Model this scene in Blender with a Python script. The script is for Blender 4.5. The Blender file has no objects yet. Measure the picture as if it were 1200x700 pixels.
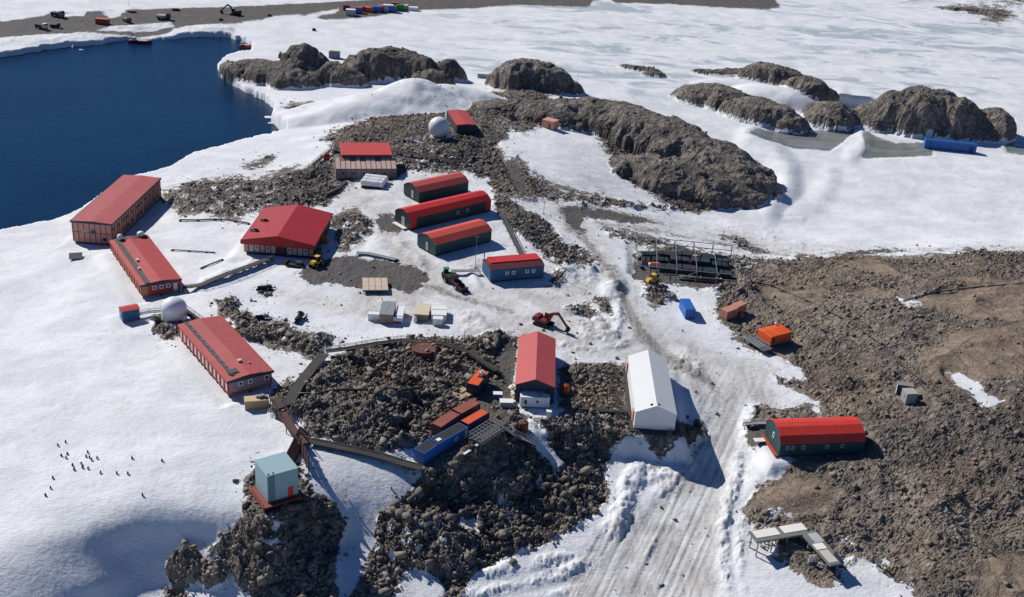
import bpy, bmesh, math, random
import numpy as np
from mathutils import Vector, Matrix

random.seed(7)
rng = np.random.default_rng(11)
R = math.radians
scene = bpy.context.scene
COL = scene.collection

# ------------------------------------------------------------------ camera
F, HC, ROLL = 1350.0, 132.0, R(4.0)
PITCH = math.atan(640.0 / F)
SP, CP, SR, CR = math.sin(PITCH), math.cos(PITCH), math.sin(ROLL), math.cos(ROLL)
cam_d = bpy.data.cameras.new('camera')
cam_d.lens = 36.0 * F / 1200.0
cam_d.sensor_width = 36.0
cam_d.clip_start = 1.0
cam_d.clip_end = 30000.0
cam = bpy.data.objects.new('camera', cam_d)
COL.objects.link(cam)
cam.matrix_world = Matrix.Translation((0, 0, HC)) @ Matrix.Rotation(R(90) - PITCH, 4, 'X') @ Matrix.Rotation(ROLL, 4, 'Z')
scene.camera = cam


def unproj(px, py, z):
    """photo pixel -> world x, y on the level z"""
    u, v = px - 600.0, py - 350.0
    up, vp = CR * u + SR * v, -SR * u + CR * v
    down = F * SP + vp * CP
    t = (HC - z) / down
    return up * t, (F * CP - vp * SP) * t


def proj(x, y, z):
    d = HC - z
    zc = y * CP + d * SP
    zc = np.maximum(zc, 1.0)
    up = F * x / zc
    vp = F * (d * CP - y * SP) / zc
    return 600.0 + CR * up - SR * vp, 350.0 + SR * up + CR * vp


# ------------------------------------------------------------------ survey raster (relief and land cover of the station)
X0, X1, Y0, Y1, STEP = -420, 1620, -120, 900, 3
gx = np.arange(X0, X1 + 1, STEP, dtype=np.float32)
gy = np.arange(Y0, Y1 + 1, STEP, dtype=np.float32)
GX, GY = np.meshgrid(gx, gy)

HPTS = [
 (-300,100,1),(-420,-100,2),(0,50,2),(150,45,.6),(178,46,.6),(110,47,1.8),(215,42,1.8),(270,40,2),(0,10,3),(150,5,3),(300,15,2.5),(450,5,2.5),(700,5,2.5),(900,5,2),
 (1150,10,2),(1400,10,2),(600,-100,3),(1600,-100,3),(600,40,1),(800,60,1),(1000,60,1),(1200,80,1),(1400,100,1),(1000,110,1),(1150,130,1),(100,130,3),
 (0,270,5),(100,240,6),(180,205,6),(260,170,5),(330,148,4),(300,105,2.5),(340,100,3),
 (400,110,5),(450,118,6),(350,150,6),(420,140,8),(230,210,9),(300,220,11),(380,200,12),(430,195,12.5),(450,160,12),(515,165,13),
 (541,150,13),(600,140,11),(640,150,11),(620,110,7),(560,100,5),(680,105,4),(700,80,1.5),(570,80,2),(450,85,2.5),(360,85,2.5),
 (510,235,13),(520,265,13),(530,290,13),(600,325,12.5),(640,240,11),(690,250,9),(680,190,10.5),(750,235,6),(830,245,2.5),(890,240,1.5),(790,190,5),
 (740,280,9),(800,270,5),(850,285,5),(900,280,2),(1000,260,1),(1100,260,1),(1200,270,1),(1400,280,1),(950,297,3.5),(1050,296,3.5),(1150,290,4.5),(1300,290,5.5),
 (800,330,9.5),(860,340,10),(950,340,10),(1050,350,12),(1150,350,14),(1200,400,16),(1100,450,13),(1000,430,11),(905,400,10),(858,370,10),(960,540,8.5),
 (1050,560,9),(1150,600,9),(1000,640,5),(1100,690,5),(1200,690,6),(920,650,3.5),(890,560,6),
 (720,330,11),(740,370,11),(790,410,10),(840,440,9.2),(850,500,7.2),(830,560,5.0),(800,620,3.0),(780,690,1),(650,690,1),(720,600,4),(700,660,2),
 (627,475,12.5),(600,400,12.5),(650,380,12),(765,495,10.5),(735,450,11.5),(815,520,7.0),(690,470,11.5),(480,375,12.5),(440,335,12.5),(340,300,12.5),
 (400,290,12.5),(300,340,12),(350,370,12.5),(500,415,13),(450,450,13.5),(540,460,13),(590,480,12.5),(450,520,13.5),(400,480,14),
 (520,548,11.6),(552,524,12),(590,515,11.8),(560,566,7.2),(600,552,7.0),(500,596,7.8),(455,606,8.2),(650,500,12),(655,540,7.4),(700,500,11),(705,530,7.2),(740,505,10.8),(742,530,6.8),(690,590,5.0),(600,590,5.6),(560,610,5.8),(640,600,5.2),(500,690,3),(420,690,4),(600,640,4),
 (130,290,9),(170,350,11),(270,470,14),(330,480,14),(220,400,13),(150,380,11.5),(30,320,6.5),(0,400,8),(100,430,11),(150,500,13),(50,520,11),(0,600,9),
 (120,580,12),(220,575,13.2),(270,560,14),(110,612,11.3),(150,588,12.6),(185,585,13),(225,590,13.2),(262,596,13.4),(330,590,14.5),(380,540,14),(430,560,12),(240,632,8.6),(205,640,7.4),(168,634,7.8),(140,655,6.4),(105,688,5.4),(125,712,1.4),(0,645,8.8),(0,735,1.8),(60,626,10.8),(50,724,2.8),(-100,660,7),(-100,750,.4),(200,692,2.0),
 (300,690,5),(350,650,9),(395,640,6),(390,690,4),(-200,400,5),(-200,600,6),(-100,750,2),(300,800,1),(600,800,0.5),(900,800,1),(1300,750,5),(1400,500,14),
 (-300,330,3),(-400,850,2),(1600,850,3),(1600,400,12),(1600,250,2)]
hp = np.array(HPTS, float)
dd = np.hypot(hp[:, None, 0] - hp[None, :, 0], (hp[:, None, 1] - hp[None, :, 1]) * 1.6)
wts = np.linalg.solve(dd + np.eye(len(hp)) * -6.0, hp[:, 2] - hp[:, 2].mean())
HB = np.full(GX.shape, hp[:, 2].mean(), np.float32)
for (hx, hy, _), wt in zip(HPTS, wts):
    HB += np.float32(wt) * np.hypot(GX - hx, (GY - hy) * 1.6).astype(np.float32)


def blur(a, n):
    for ax in (0, 1):
        p = np.pad(a, [(n, n) if k == ax else (0, 0) for k in (0, 1)], mode='edge')
        c = np.cumsum(p, axis=ax, dtype=np.float64)
        c = np.concatenate([np.zeros_like(np.take(c, [0], ax)), c], ax)
        k = 2 * n + 1
        a = ((np.take(c, range(k, c.shape[ax]), ax) - np.take(c, range(0, c.shape[ax] - k), ax)) / k).astype(np.float32)
    return a


HB = np.clip(blur(blur(HB, 2), 2), 0.4, 40)


def samp(ras, px, py):
    fx = np.clip((np.asarray(px, float) - X0) / STEP, 0, ras.shape[1] - 1.001)
    fy = np.clip((np.asarray(py, float) - Y0) / STEP, 0, ras.shape[0] - 1.001)
    ix, iy = fx.astype(np.int32), fy.astype(np.int32)
    ax, ay = fx - ix, fy - iy
    return (ras[iy, ix] * (1 - ax) + ras[iy, ix + 1] * ax) * (1 - ay) + (ras[iy + 1, ix] * (1 - ax) + ras[iy + 1, ix + 1] * ax) * ay


def ground_xy(px, py):
    z = float(samp(HB, px, py))
    x, y = unproj(px, py, z)
    return x, y, z


BIG = 40.0


def sdf_poly(pts):
    """signed distance to a polygon, positive inside, clamped"""
    p = np.array(pts, np.float32)
    lo, hi = p.min(0) - BIG, p.max(0) + BIG
    out = np.full(GX.shape, -BIG, np.float32)
    c0, c1 = np.searchsorted(gx, lo[0]), np.searchsorted(gx, hi[0])
    r0, r1 = np.searchsorted(gy, lo[1]), np.searchsorted(gy, hi[1])
    if c1 <= c0 or r1 <= r0:
        return out
    x, y = GX[r0:r1, c0:c1], GY[r0:r1, c0:c1]
    d = np.full(x.shape, 1e9, np.float32)
    ins = np.zeros(x.shape, bool)
    for a, b in zip(p, np.roll(p, -1, 0)):
        e = b - a
        t = np.clip(((x - a[0]) * e[0] + (y - a[1]) * e[1]) / (e @ e + 1e-9), 0, 1)
        d = np.minimum(d, np.hypot(x - a[0] - t * e[0], y - a[1] - t * e[1]))
        cr = ((a[1] > y) != (b[1] > y)) & (x < (b[0] - a[0]) * (y - a[1]) / (b[1] - a[1] + 1e-12) + a[0])
        ins ^= cr
    out[r0:r1, c0:c1] = np.clip(np.where(ins, d, -d), -BIG, BIG)
    return out


def sdf_line(pts, w):
    """signed distance to a band of varying half width; pts (x, y[, w])"""
    out = np.full(GX.shape, -BIG, np.float32)
    for a, b in zip(pts[:-1], pts[1:]):
        wa = a[2] if len(a) > 2 else w
        wb = b[2] if len(b) > 2 else w
        m = max(wa, wb) + BIG
        c0, c1 = np.searchsorted(gx, min(a[0], b[0]) - m), np.searchsorted(gx, max(a[0], b[0]) + m)
        r0, r1 = np.searchsorted(gy, min(a[1], b[1]) - m), np.searchsorted(gy, max(a[1], b[1]) + m)
        if c1 <= c0 or r1 <= r0:
            continue
        x, y = GX[r0:r1, c0:c1], GY[r0:r1, c0:c1]
        ex, ey = b[0] - a[0], b[1] - a[1]
        t = np.clip(((x - a[0]) * ex + (y - a[1]) * ey) / (ex * ex + ey * ey + 1e-9), 0, 1)
        d = wa + (wb - wa) * t - np.hypot(x - a[0] - t * ex, y - a[1] - t * ey)
        out[r0:r1, c0:c1] = np.maximum(out[r0:r1, c0:c1], d)
    return np.clip(out, -BIG, BIG)


def union(polys):
    o = np.full(GX.shape, -BIG, np.float32)
    for p in polys:
        o = np.maximum(o, sdf_poly(p))
    return o


ROCK = [
 # right-hand hill
 [(742,322),(746,292),(790,286),(840,296),(862,301),(930,303),(1000,298),(1060,300),(1130,293),(1200,294),(1620,296),(1620,900),(1090,900),(1075,720),(1066,690),
  (1040,680),(1022,660),(1004,655),(988,674),(966,690),(932,670),(904,652),(882,626),(870,600),(884,575),(912,562),(925,545),(914,530),(893,524),(878,508),(882,480),
  (893,474),(912,480),(930,474),(948,470),(962,490),(958,470),(915,452),(905,440),(925,444),(946,446),(940,436),(902,416),(880,408),(862,396),(848,378),(838,362),(842,345),(822,336)],
 # middle rubble
 [(338,472),(352,450),(366,428),(382,416),(410,408),(450,402),(480,399),(520,396),(560,394),(590,393),(606,396),(602,450),(606,486),(640,492),(668,486),(652,460),
  (654,434),(676,426),(700,428),(735,424),(738,470),(744,500),(790,506),(806,500),(820,494),(826,512),(800,530),(772,540),(748,524),(734,524),(716,530),(708,556),
  (712,588),(692,608),(660,626),(622,642),(590,656),(566,668),(545,690),(538,720),(430,720),(404,712),(414,690),(426,668),(436,648),(452,624),(464,600),(478,578),(494,560),
  (478,546),(440,530),(400,520),(370,514),(346,494)],
 # below the pale tower
 [(284,566),(290,586),(288,600),(262,628),(238,650),(262,656),(276,672),(292,690),(306,720),(300,860),(380,860),(398,740),(394,694),(391,660),(402,632),(408,606),
  (398,584),(380,572),(362,566),(352,548),(300,544)],
 [(193,660),(216,654),(240,658),(236,678),(212,684)],
 [(236,672),(258,668),(262,680),(242,688)],
 [(190,690),(214,688),(222,700),(196,706)],
 # strip beside the long lower building
 [(252,352),(275,349),(283,362),(300,374),(330,378),(352,386),(385,390),(404,398),(380,416),(362,420),(350,414),(320,408),(300,398),(285,390),(270,378),(256,366)],
 [(178,374),(196,366),(214,378),(213,394),(205,402),(182,392)],
 [(318,452),(340,446),(350,462),(336,474),(318,470)],
 # north-west plateau
 [(182,230),(200,222),(230,211),(262,209),(290,207),(316,204),(344,198),(372,192),(388,184),(390,170),(376,164),(384,156),(404,148),(440,136),(480,127),(528,122),(560,112),
  (600,104),(640,108),(660,130),(640,146),(612,158),(598,152),(590,190),(600,205),(594,224),(575,212),(552,206),(520,200),(474,202),(460,212),(420,212),(404,222),(392,232),
  (388,240),(372,242),(350,246),(300,250),(280,258),(256,258),(240,250),(216,252),(204,242)],
 [(284,194),(300,186),(322,184),(312,192),(296,198)],
 [(388,252),(404,246),(424,248),(438,262),(432,276),(418,286),(408,296),(396,296),(392,282)],
 [(300,345),(316,338),(322,346),(306,350)],
 # slope right of the huts
 [(574,228),(592,232),(612,242),(640,256),(664,284),(684,294),(700,306),(690,318),(660,318),(652,310),(632,296),(606,276),(586,258)],
 [(648,318),(662,316),(660,334),(645,338),(640,330)],
 # below the snow field of the big hill
 [(570,206),(590,190),(606,186),(618,196),(630,208),(652,216),(690,226),(740,238),(770,240),(828,240),(815,248),(770,246),(720,243),(690,240),(664,236),(640,234),(606,236),(578,226)],
 [(696,148),(706,172),(722,190),(742,216),(766,232),(790,246),(820,250),(846,243),(872,243),(890,236),(900,226),(880,200),(830,170),(780,150),(740,140)],
 [(702,264),(720,270),(760,276),(783,283),(772,290),(744,286),(716,276)],
 [(838,272),(862,276),(884,286),(900,296),(874,294),(850,284)],
 [(340,120),(352,123),(364,121),(368,126),(344,130),(334,127)],
 [(748,318),(776,330),(790,350),(770,360),(756,345)],
 [(664,360),(690,356),(700,372),(690,378)], [(694,346),(712,346),(720,376),(706,368)],
 [(1112,8),(1140,6),(1174,9),(1190,18),(1172,26),(1150,24),(1156,18),(1130,16)],
 [(1155,-6),(1200,-10),(1240,2),(1180,6)],
]
SNOW = [
 [(580,170),(606,160),(650,156),(694,154),(704,176),(722,194),(742,216),(762,230),(768,238),(742,236),(690,224),(652,212),(632,206),(622,194),(606,186)],
 [(610,494),(625,492),(645,520),(664,546),(655,556),(636,545),(622,520)],
 [(545,540),(556,548),(552,556),(542,548)], [(538,612),(556,608),(560,622),(545,628)],
 [(480,668),(500,664),(522,690),(515,720),(450,720)], 
 [(392,400),(406,404),(404,416),(388,420),(374,440),(364,450),(352,448),(372,420)],
 [(1110,438),(1124,436),(1160,462),(1176,472),(1160,476),(1136,462)],
 [(1052,352),(1074,351),(1080,357),(1062,358)],
 [(1024,297),(1080,292),(1112,291),(1100,296),(1040,302)],
 [(352,560),(360,532),(378,540),(402,566),(408,600),(402,612),(392,590),(372,580)],
 [(444,532),(470,526),(486,522),(492,546),(478,548)],
 [(478,206),(500,206),(520,204),(500,212),(480,212)], [(744,174),(775,176),(778,188),(760,186)],
 [(500,130),(520,124),(560,112),(566,118),(530,128)],
]
GRAVEL = [
 [(344,322),(358,312),(380,308),(402,301),(430,302),(450,306),(480,310),(500,318),(508,330),(492,340),(480,344),(462,338),(440,340),(410,337),(384,332),(360,334)],
 [(436,256),(448,250),(462,252),(472,266),(466,276),(450,272)],
 [(656,245),(672,241),(700,244),(740,252),(772,262),(742,264),(704,259),(684,257),(680,264),(690,272),(676,273),(664,262)],
 [(586,394),(606,396),(602,440),(600,490),(590,505),(566,500),(552,480),(566,462),(584,440),(580,420)],
 [(-420,70),(-200,40),(0,18),(40,15),(150,11),(300,6),(400,1),(520,-6),(720,-14),(850,-12),(905,-3),(918,9),(900,12),(850,10),(790,6),(720,4),(712,-2),(695,2),(690,9),(600,7),
  (550,11),(480,13),(440,20),(405,23),(380,24),(350,18),(320,20),(300,27),(262,29),(230,31),(205,36),(190,42),(160,45),(130,43),(90,40),(50,42),(0,46),(-200,62),(-420,90)],
 [(590,190),(606,186),(614,208),(622,228),(606,230),(596,212)],
 [(742,300),(800,300),(858,310),(866,336),(820,340),(742,328)],
 [(872,500),(888,505),(905,520),(892,535),(876,520)],
 [(930,299),(1000,294),(1060,292),(1060,297),(990,302),(936,303)],
]
GSNOW = [
 [(113,35),(140,32),(160,31),(200,28),(205,31),(180,36),(150,38),(124,36)], [(0,20),(50,14),(60,16),(30,21),(0,25)],
 [(74,17),(100,14),(98,18),(76,19)], [(120,16),(145,11),(147,14),(128,18)], [(358,17),(372,15),(398,11),(392,15),(364,19)],
 [(285,26),(303,24),(304,27),(288,28)], [(128,19),(142,16),(140,19),(128,21)],
]
SEA = [(-420,90),(-200,80),(0,62),(60,52),(110,48),(150,45),(180,46),(205,43),(222,39),(268,39),(282,43),(296,49),(293,57),(278,60),(262,66),(255,74),(256,84),(268,92),
       (285,100),(300,106),(312,112),(322,120),(318,132),(330,142),(338,149),(318,155),(298,159),(262,168),(225,178),(200,194),(178,201),(150,206),(120,224),(98,241),(60,257),(0,269),(-200,300),(-420,330)]
POND = [
 [(874,158),(890,151),(915,153),(950,152),(985,148),(1002,146),(1000,156),(980,172),(972,177),(930,173),(895,168)],
 [(1010,152),(1030,160),(1050,166),(1092,166),(1094,182),(1050,184),(1006,186),(1014,176)],
 [(1176,160),(1196,164),(1240,180),(1220,184),(1180,178)],
]
ROADS = [
 ([(600,200,10),(614,228,12),(645,240,12),(690,272,14),(712,310,16),(734,350,18),(755,395,22),(800,420,32),(842,450,34),(846,500,26),(828,560,34),(800,620,48),(760,690,90),(740,780,120)], 20),
 ([(690,250,10),(760,262,9),(850,280,8),(920,292,8),(1000,292,5)], 8),
 ([(520,340,12),(580,350,12),(650,395,14),(720,405,18),(770,420,25)], 12),
 ([(400,230,14),(440,240,16),(470,300,18),(520,330,14),(480,350,14),(420,352,14)], 14),
 ([(560,140,8),(575,160,8),(590,190,10)], 8),
 ([(870,440,20),(900,470,16),(890,500,12)], 16),
 ([(560,385,18),(640,380,22),(700,400,20)], 20), ([(540,300,8),(620,345,14),(690,340,14)], 12), ([(330,345,10),(420,365,10),(520,372,12)], 10),
]
BROWN = [(1190,380,90),(1140,330,60),(1020,310,50),(930,330,40),(1120,440,50),(930,580,45),(1130,560,50),(1180,680,40),(600,205,26),(520,425,40),(450,440,30),(900,420,25),(1000,460,50),(680,470,40),(420,140,40),(300,640,20),(1090,120,0)]
DARK = [(560,600,90),(620,540,60),(350,610,50),(480,480,60),(800,200,70),(850,220,50),(540,180,40),(470,620,50),(640,580,50),(800,520,30),(330,660,40),(640,280,40),(360,215,40)]  # darker rock; spots below the cliffs and shed hold shade put into colour

rock_s = union(ROCK)
rock_s = np.minimum(rock_s, -union(SNOW))
grav_s = np.minimum(union(GRAVEL), -union(GSNOW))
sea_s = sdf_poly(SEA)
pond_s = union(POND)
road_s = np.full(GX.shape, -BIG, np.float32)
for pts, w in ROADS:
    road_s = np.maximum(road_s, sdf_line(pts, w))


def blobs(lst):
    o = np.zeros(GX.shape, np.float32)
    for bx, by, br in lst:
        if br:
            o = np.maximum(o, np.exp(-((GX - bx) ** 2 + ((GY - by) * 1.4) ** 2) / (br * br)).astype(np.float32))
    return o


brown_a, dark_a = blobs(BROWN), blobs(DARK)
patch_a = blobs([(470,330,60),(560,370,50),(640,370,50),(430,285,40),(480,240,40),(340,390,40),(420,215,30),(300,225,45),(230,230,40),(500,190,40),(660,300,40),(600,610,40),(650,560,30),(690,490,25),(890,430,40),(900,630,40),(1000,660,40),(760,280,40),(860,290,40),(430,270,20),(690,230,50),(200,380,20),(320,640,30),(480,640,50)])
mud_a = np.maximum(sdf_line([(668,262,4),(690,285,6),(712,318,6),(732,352,6),(748,388,8),(780,420,8),(828,446,7),(846,466,3),(852,490,-2)], 6), sdf_line([(700,262,4),(760,270,4),(860,288,3)], 4))
mud_a = np.maximum(mud_a, np.maximum(sdf_line([(660,246,5),(690,246,6),(730,252,6),(776,262,4)], 4), sdf_line([(660,246,7),(666,262,8),(680,273,8)], 7)))
mud_a = np.maximum(mud_a, sdf_line([(860,290,3),(930,299,3),(1000,297,3),(1060,294,2.5),(1200,291,2.5),(1400,292,2)], 3))
mud_a = np.maximum(mud_a, np.maximum(sdf_line([(590,195,8),(606,215,10),(618,232,6)], 8), sdf_line([(735,690,2),(752,660,2),(772,628,1.5),(786,600,1)], 2)))
mud_a = np.maximum(mud_a, np.maximum(sdf_line([(500,335,6),(540,350,4),(600,365,4)], 4), sdf_line([(664,366,6),(700,372,5),(716,392,4)], 5)))

# snow banks, ploughed ridges: (points (x, y), half width px, height m, lumpiness)
BERMS = [
 ([(548,678),(590,668),(640,656),(690,640),(716,626)], 9, 1.1, 1.0), ([(540,700),(600,690),(660,672),(700,655)], 8, .9, 1.0), ([(560,712),(640,700),(690,688)], 6, .6, .9),
 ([(716,626),(728,602),(740,570),(752,548),(768,536)], 12, 1.7, 1.0), ([(752,600),(770,580),(790,565),(805,545)], 9, 1.1, 1.0), ([(764,560),(785,556)], 8, 1.2, 1.0),
 ([(735,690),(752,660),(772,628),(786,600),(800,560)], 3.5, .5, .8),
 ([(852,700),(846,660),(846,620),(856,580),(866,545),(872,510),(880,480)], 8, 1.1, 1.0), ([(872,690),(866,640),(868,610)], 6, .6, 1.0),
 ([(890,560),(905,548),(912,540)], 16, 1.5, .4), ([(694,318),(712,322),(720,338)], 12, 3.4, .75), ([(664,322),(690,318)], 10, 2.2, .6), ([(700,372),(720,392),(728,370),(724,345)], 6, 1.0, 1.0), ([(660,404),(690,410),(722,408),(740,400)], 4, .6, 1.0),
 ([(690,385),(708,385)], 14, 1.2, 1.0), ([(550,376),(566,386),(585,394)], 12, 1.6, .7), ([(790,424),(812,432)], 11, 1.3, 1.0), ([(480,305),(462,300),(440,285)], 10, 1.0, .3), ([(470,290),(485,302),(492,312)], 9, 1.0, .4),
 ([(238,333),(262,322),(290,313),(318,299)], 5, 1.3, .5), ([(830,460),(850,470)], 6, .4, 1.0), ([(905,290),(935,288)], 7, 1.0, 1.0), ([(895,272),(915,282)], 6, .8, 1.0),
 ([(620,500),(640,530),(655,550)], 8, 1.0, .6), ([(556,318),(565,330)], 7, 1.4, .3), ([(0,48),(60,45),(110,42),(150,41)], 5, 1.6, .7), ([(205,38),(240,35),(268,36)], 5, 1.6, .6), ([(120,34),(160,33),(200,30)], 3, 1.8, .8),
 ([(940,258),(900,255),(900,248)], 3, .6, .2), ([(972,205),(966,226),(952,240),(925,248),(890,252)], 12, .6, .0), ([(880,166),(905,180),(921,202),(922,224),(902,246)], 15, 1.9, .0), ([(985,112),(997,130),(1012,150),(1014,168),(998,182)], 9, .8, .0),
]
berm_h = np.zeros(GX.shape, np.float32)
berm_l = np.zeros(GX.shape, np.float32)
for pts, w, hh, lump in BERMS:
    s = np.clip((sdf_line(pts, w) + w * .6) / (1.6 * w), 0, 1)
    s = s * s * (3 - 2 * s) * hh
    berm_l = np.where(s > berm_h, lump, berm_l)
    berm_h = np.maximum(berm_h, s)

# ------------------------------------------------------------------ rock domes: (px, py of the middle of the foot, a, b metres, turn, height, power, is rock)
DOMES = [
 (300,90,15,10,0,6.5,.6,1),(278,84,9,7,0,4,.6,1),(358,92,11,10,15,14.5,.75,1),(384,96,9,9,0,8,.6,1),(328,95,15,9,0,7.5,.6,1),(404,98,9,8,0,6.5,.6,1),(345,100,12,8,0,6,.6,1),(335,98,10,8,0,6,.6,1),
 (425,92,11,10,0,9,.6,1),(452,90,15,12,10,12.5,.65,1),(488,92,12,10,-10,10.5,.7,1),(526,93,7,6,0,8.5,.8,1),(505,98,10,7,0,6,.6,1),
 (612,100,15,11,0,11,.6,1),(645,104,11,10,-15,9,.6,1),(668,108,7,7,0,5,.7,1),
 (610,132,20,13,0,3.5,.6,1),(660,142,22,14,0,5.5,.6,1),(715,148,26,16,-10,9,.6,1),(765,168,24,16,-15,10.5,.55,1),(815,194,22,16,-20,11,.5,1),(855,214,15,14,-20,9,.5,1),(878,226,10,10,0,6.5,.5,1),(835,226,20,14,-10,6.5,.6,1),(790,216,22,14,-20,6.5,.6,1),
 (438,130,42,14,10,5.0,1.2,0),(484,122,24,14,0,9.5,1.5,0),(470,126,32,13,5,6.5,1.2,0),(528,114,24,9,-6,5.0,1.1,0),(395,138,30,9,16,3.6,1.1,0),(530,112,22,5,-6,2.5,.9,0),(390,128,20,6,20,3,.8,0),
 (842,122,20,11,-12,7.5,.55,1),(888,140,16,11,-20,8,.5,1),(920,148,10,9,-10,6,.5,1),
 (862,88,22,4,3,2.5,.6,1),(905,97,17,8,-12,8.5,.5,1),(944,118,14,10,-35,10.5,.5,1),(970,143,11,11,-40,8,.5,1),
 (908,118,22,13,-25,6.0,.8,0),(870,104,24,9,-5,3.5,.8,0),
 (1084,150,25,18,-5,16.5,.6,1),(1042,146,20,13,10,7.0,.55,1),(1138,160,10,9,0,4.5,.55,1),(1163,157,9,12,0,10.5,.5,1),
 (752,83,11,3,-20,2,.7,1),(766,89,6,3,0,1.5,.7,1),
 (1130,12,20,5,-3,1.6,.6,1),(1160,17,14,4,0,1.6,.6,1),
 # crags in the foreground
 (312,640,6.5,6,20,2.2,.6,1),(575,560,8,6,0,3.2,.5,1),(530,560,6,5,0,1.6,.5,1),(450,470,6,4,0,1.4,.6,1),(425,492,7,4,0,1.2,.6,1),(500,640,9,6,0,1.5,.6,1),(216,668,3.2,2.2,0,1.6,.7,1),(250,676,2.4,1.6,0,1.2,.7,1),
 (370,478,9,4,20,1.2,.6,1),(300,392,6,3,0,.9,.6,1),(200,384,4,3,0,1.2,.6,1),
]


# ------------------------------------------------------------------ noise
def h2(ix, iy, seed):
    n = (ix.astype(np.int64) * 374761393 + iy.astype(np.int64) * 668265263 + seed * 974634777) & 0xffffffff
    n = ((n ^ (n >> 13)) * 1274126177) & 0xffffffff
    return ((n ^ (n >> 16)) & 0xffff).astype(np.float32) / 65535.0


def vnoise(x, y, seed=0):
    ix, iy = np.floor(x), np.floor(y)
    fx, fy = (x - ix).astype(np.float32), (y - iy).astype(np.float32)
    fx, fy = fx * fx * (3 - 2 * fx), fy * fy * (3 - 2 * fy)
    a, b = h2(ix, iy, seed), h2(ix + 1, iy, seed)
    c, d = h2(ix, iy + 1, seed), h2(ix + 1, iy + 1, seed)
    return (a + (b - a) * fx) * (1 - fy) + (c + (d - c) * fx) * fy


def fbm(x, y, seed=0, octv=4):
    o, am, t = 0, 1.0, 0
    for k in range(octv):
        o = o + am * (vnoise(x * 2 ** k + 17.3 * k, y * 2 ** k - 9.1 * k, seed + k) - .5)
        t += am
        am *= .5
    return o / t * 2


def worley(x, y, seed=0):
    """distance to the nearest two points and a random value of the nearest cell"""
    ix, iy = np.floor(x), np.floor(y)
    f1 = np.full(x.shape, 9., np.float32)
    f2 = f1.copy()
    v = np.zeros(x.shape, np.float32)
    for dx in (-1, 0, 1):
        for dy in (-1, 0, 1):
            jx, jy = ix + dx, iy + dy
            d = np.hypot(jx + h2(jx, jy, seed) - x, jy + h2(jx, jy, seed + 5) - y).astype(np.float32)
            n = d < f1
            f2 = np.where(n, f1, np.minimum(f2, d))
            v = np.where(n, h2(jx, jy, seed + 9), v)
            f1 = np.where(n, d, f1)
    return f1, f2, v


# ------------------------------------------------------------------ footprints of the buildings (front-left, front-right, back-right, back-left eaves in the photo; height of the eaves)
FOOT = {}
FLAT = []


def foot(name, fl, fr, br, bl, h, dz=0.0, flat=1.2):
    q = [fl, fr, br, bl]
    mx, my = sum(p[0] for p in q) / 4, sum(p[1] for p in q) / 4
    zb = 10.0
    for _ in range(30):
        x, y = unproj(mx, my, zb + h)
        p = proj(x, y, zb)
        zb += .6 * (float(samp(HB, p[0], p[1])) + dz - zb)
    w = [Vector(unproj(p[0], p[1], zb + h)) for p in q]
    c = (w[0] + w[1] + w[2] + w[3]) / 4
    u = ((w[1] - w[0]) + (w[2] - w[3])) / 2
    v = ((w[3] - w[0]) + (w[2] - w[1])) / 2
    ang = math.atan2(u.y, u.x)
    av = math.atan2(v.y, v.x) - R(90)
    lu, lv = u.length, v.length
    df = (av - ang + math.pi) % (2 * math.pi) - math.pi
    ang += df * lv / (lu + lv)                    # the longer side decides the bearing
    FOOT[name] = (c.x, c.y, zb, ang, lu, lv, h)
    if flat is not None:
        FLAT.append((c.x, c.y, ang, lu / 2 + flat, lv / 2 + flat, zb - dz))
    print('foot %-14s z=%.1f ang=%.0f skew=%.0f  %.1f x %.1f' % (name, zb, math.degrees(ang), math.degrees(df), lu, lv))
    return FOOT[name]


foot('dormitory', (82.7,259.8), (130.7,262.2), (187.5,210), (145.7,205.5), 6.2)
foot('lab', (167,335.6), (213.2,326), (170.8,279), (127.7,280.9), 3.6)
foot('office', (266.6,447.9), (318,434.5), (258.4,371.3), (210.8,381.4), 3.8)
foot('tower', (312.6,559.2), (348.1,548.9), (334.5,529.5), (299.2,540.3), 6.2)
foot('hall', (285.4,279.5), (370,289), (388,250), (307.3,242.5), 4.2)
foot('long_roof', (399.8,182), (460,182), (455.6,168), (398.5,168), 6.0)
foot('hut_a', (491.1,225.4), (548.3,212.9), (531,203.5), (474,216.3), 3.4)
foot('hut_b', (480.9,256.3), (574.5,234.6), (557,224.8), (463.7,247), 3.6)
foot('hut_c', (510.6,287.1), (575.2,270), (555,258.3), (490,275.7), 3.4)
foot('hut_d', (574.5,317), (636.5,311.5), (628,299), (566.5,305), 3.4)
foot('hut_g', (915.7,520), (1012.6,516.6), (995,492), (897.7,495.5), 3.2)
foot('garage', (604.5,451.7), (650.2,454.5), (650.2,398.2), (608.2,394.1), 4.0)
foot('white_shed', (745.2,483.2), (791.8,486.5), (781.2,420.4), (736.2,418), 4.0)
foot('far_hut', (534.5,147), (557.5,147), (546,129.5), (524.5,130.5), 3.6)
foot('small_hut', (143,366), (163.5,362), (159,357), (139.5,360.5), 2.8)
foot('container_blue', (804,362.3), (816.3,363.3), (807.8,350), (796.8,350), 2.6)
foot('salmon_one', (852.5,366.5), (864.5,361), (857,356.5), (845.5,362), 2.4, flat=.5)
foot('salmon_two', (865,361), (873.5,355.5), (867,351.5), (858.5,357), 2.4, flat=.5)
foot('long_blue', (1084.5,167), (1144,172), (1144,166), (1084.5,161), 3.2)
foot('grey_box', (1063.5,463), (1074.8,461.9), (1070.2,455.4), (1057.7,456), 2.4, flat=.5)
foot('blue_box', (1055,452), (1070,454), (1070.5,450.5), (1049,446), 2.3, flat=.5)
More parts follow.
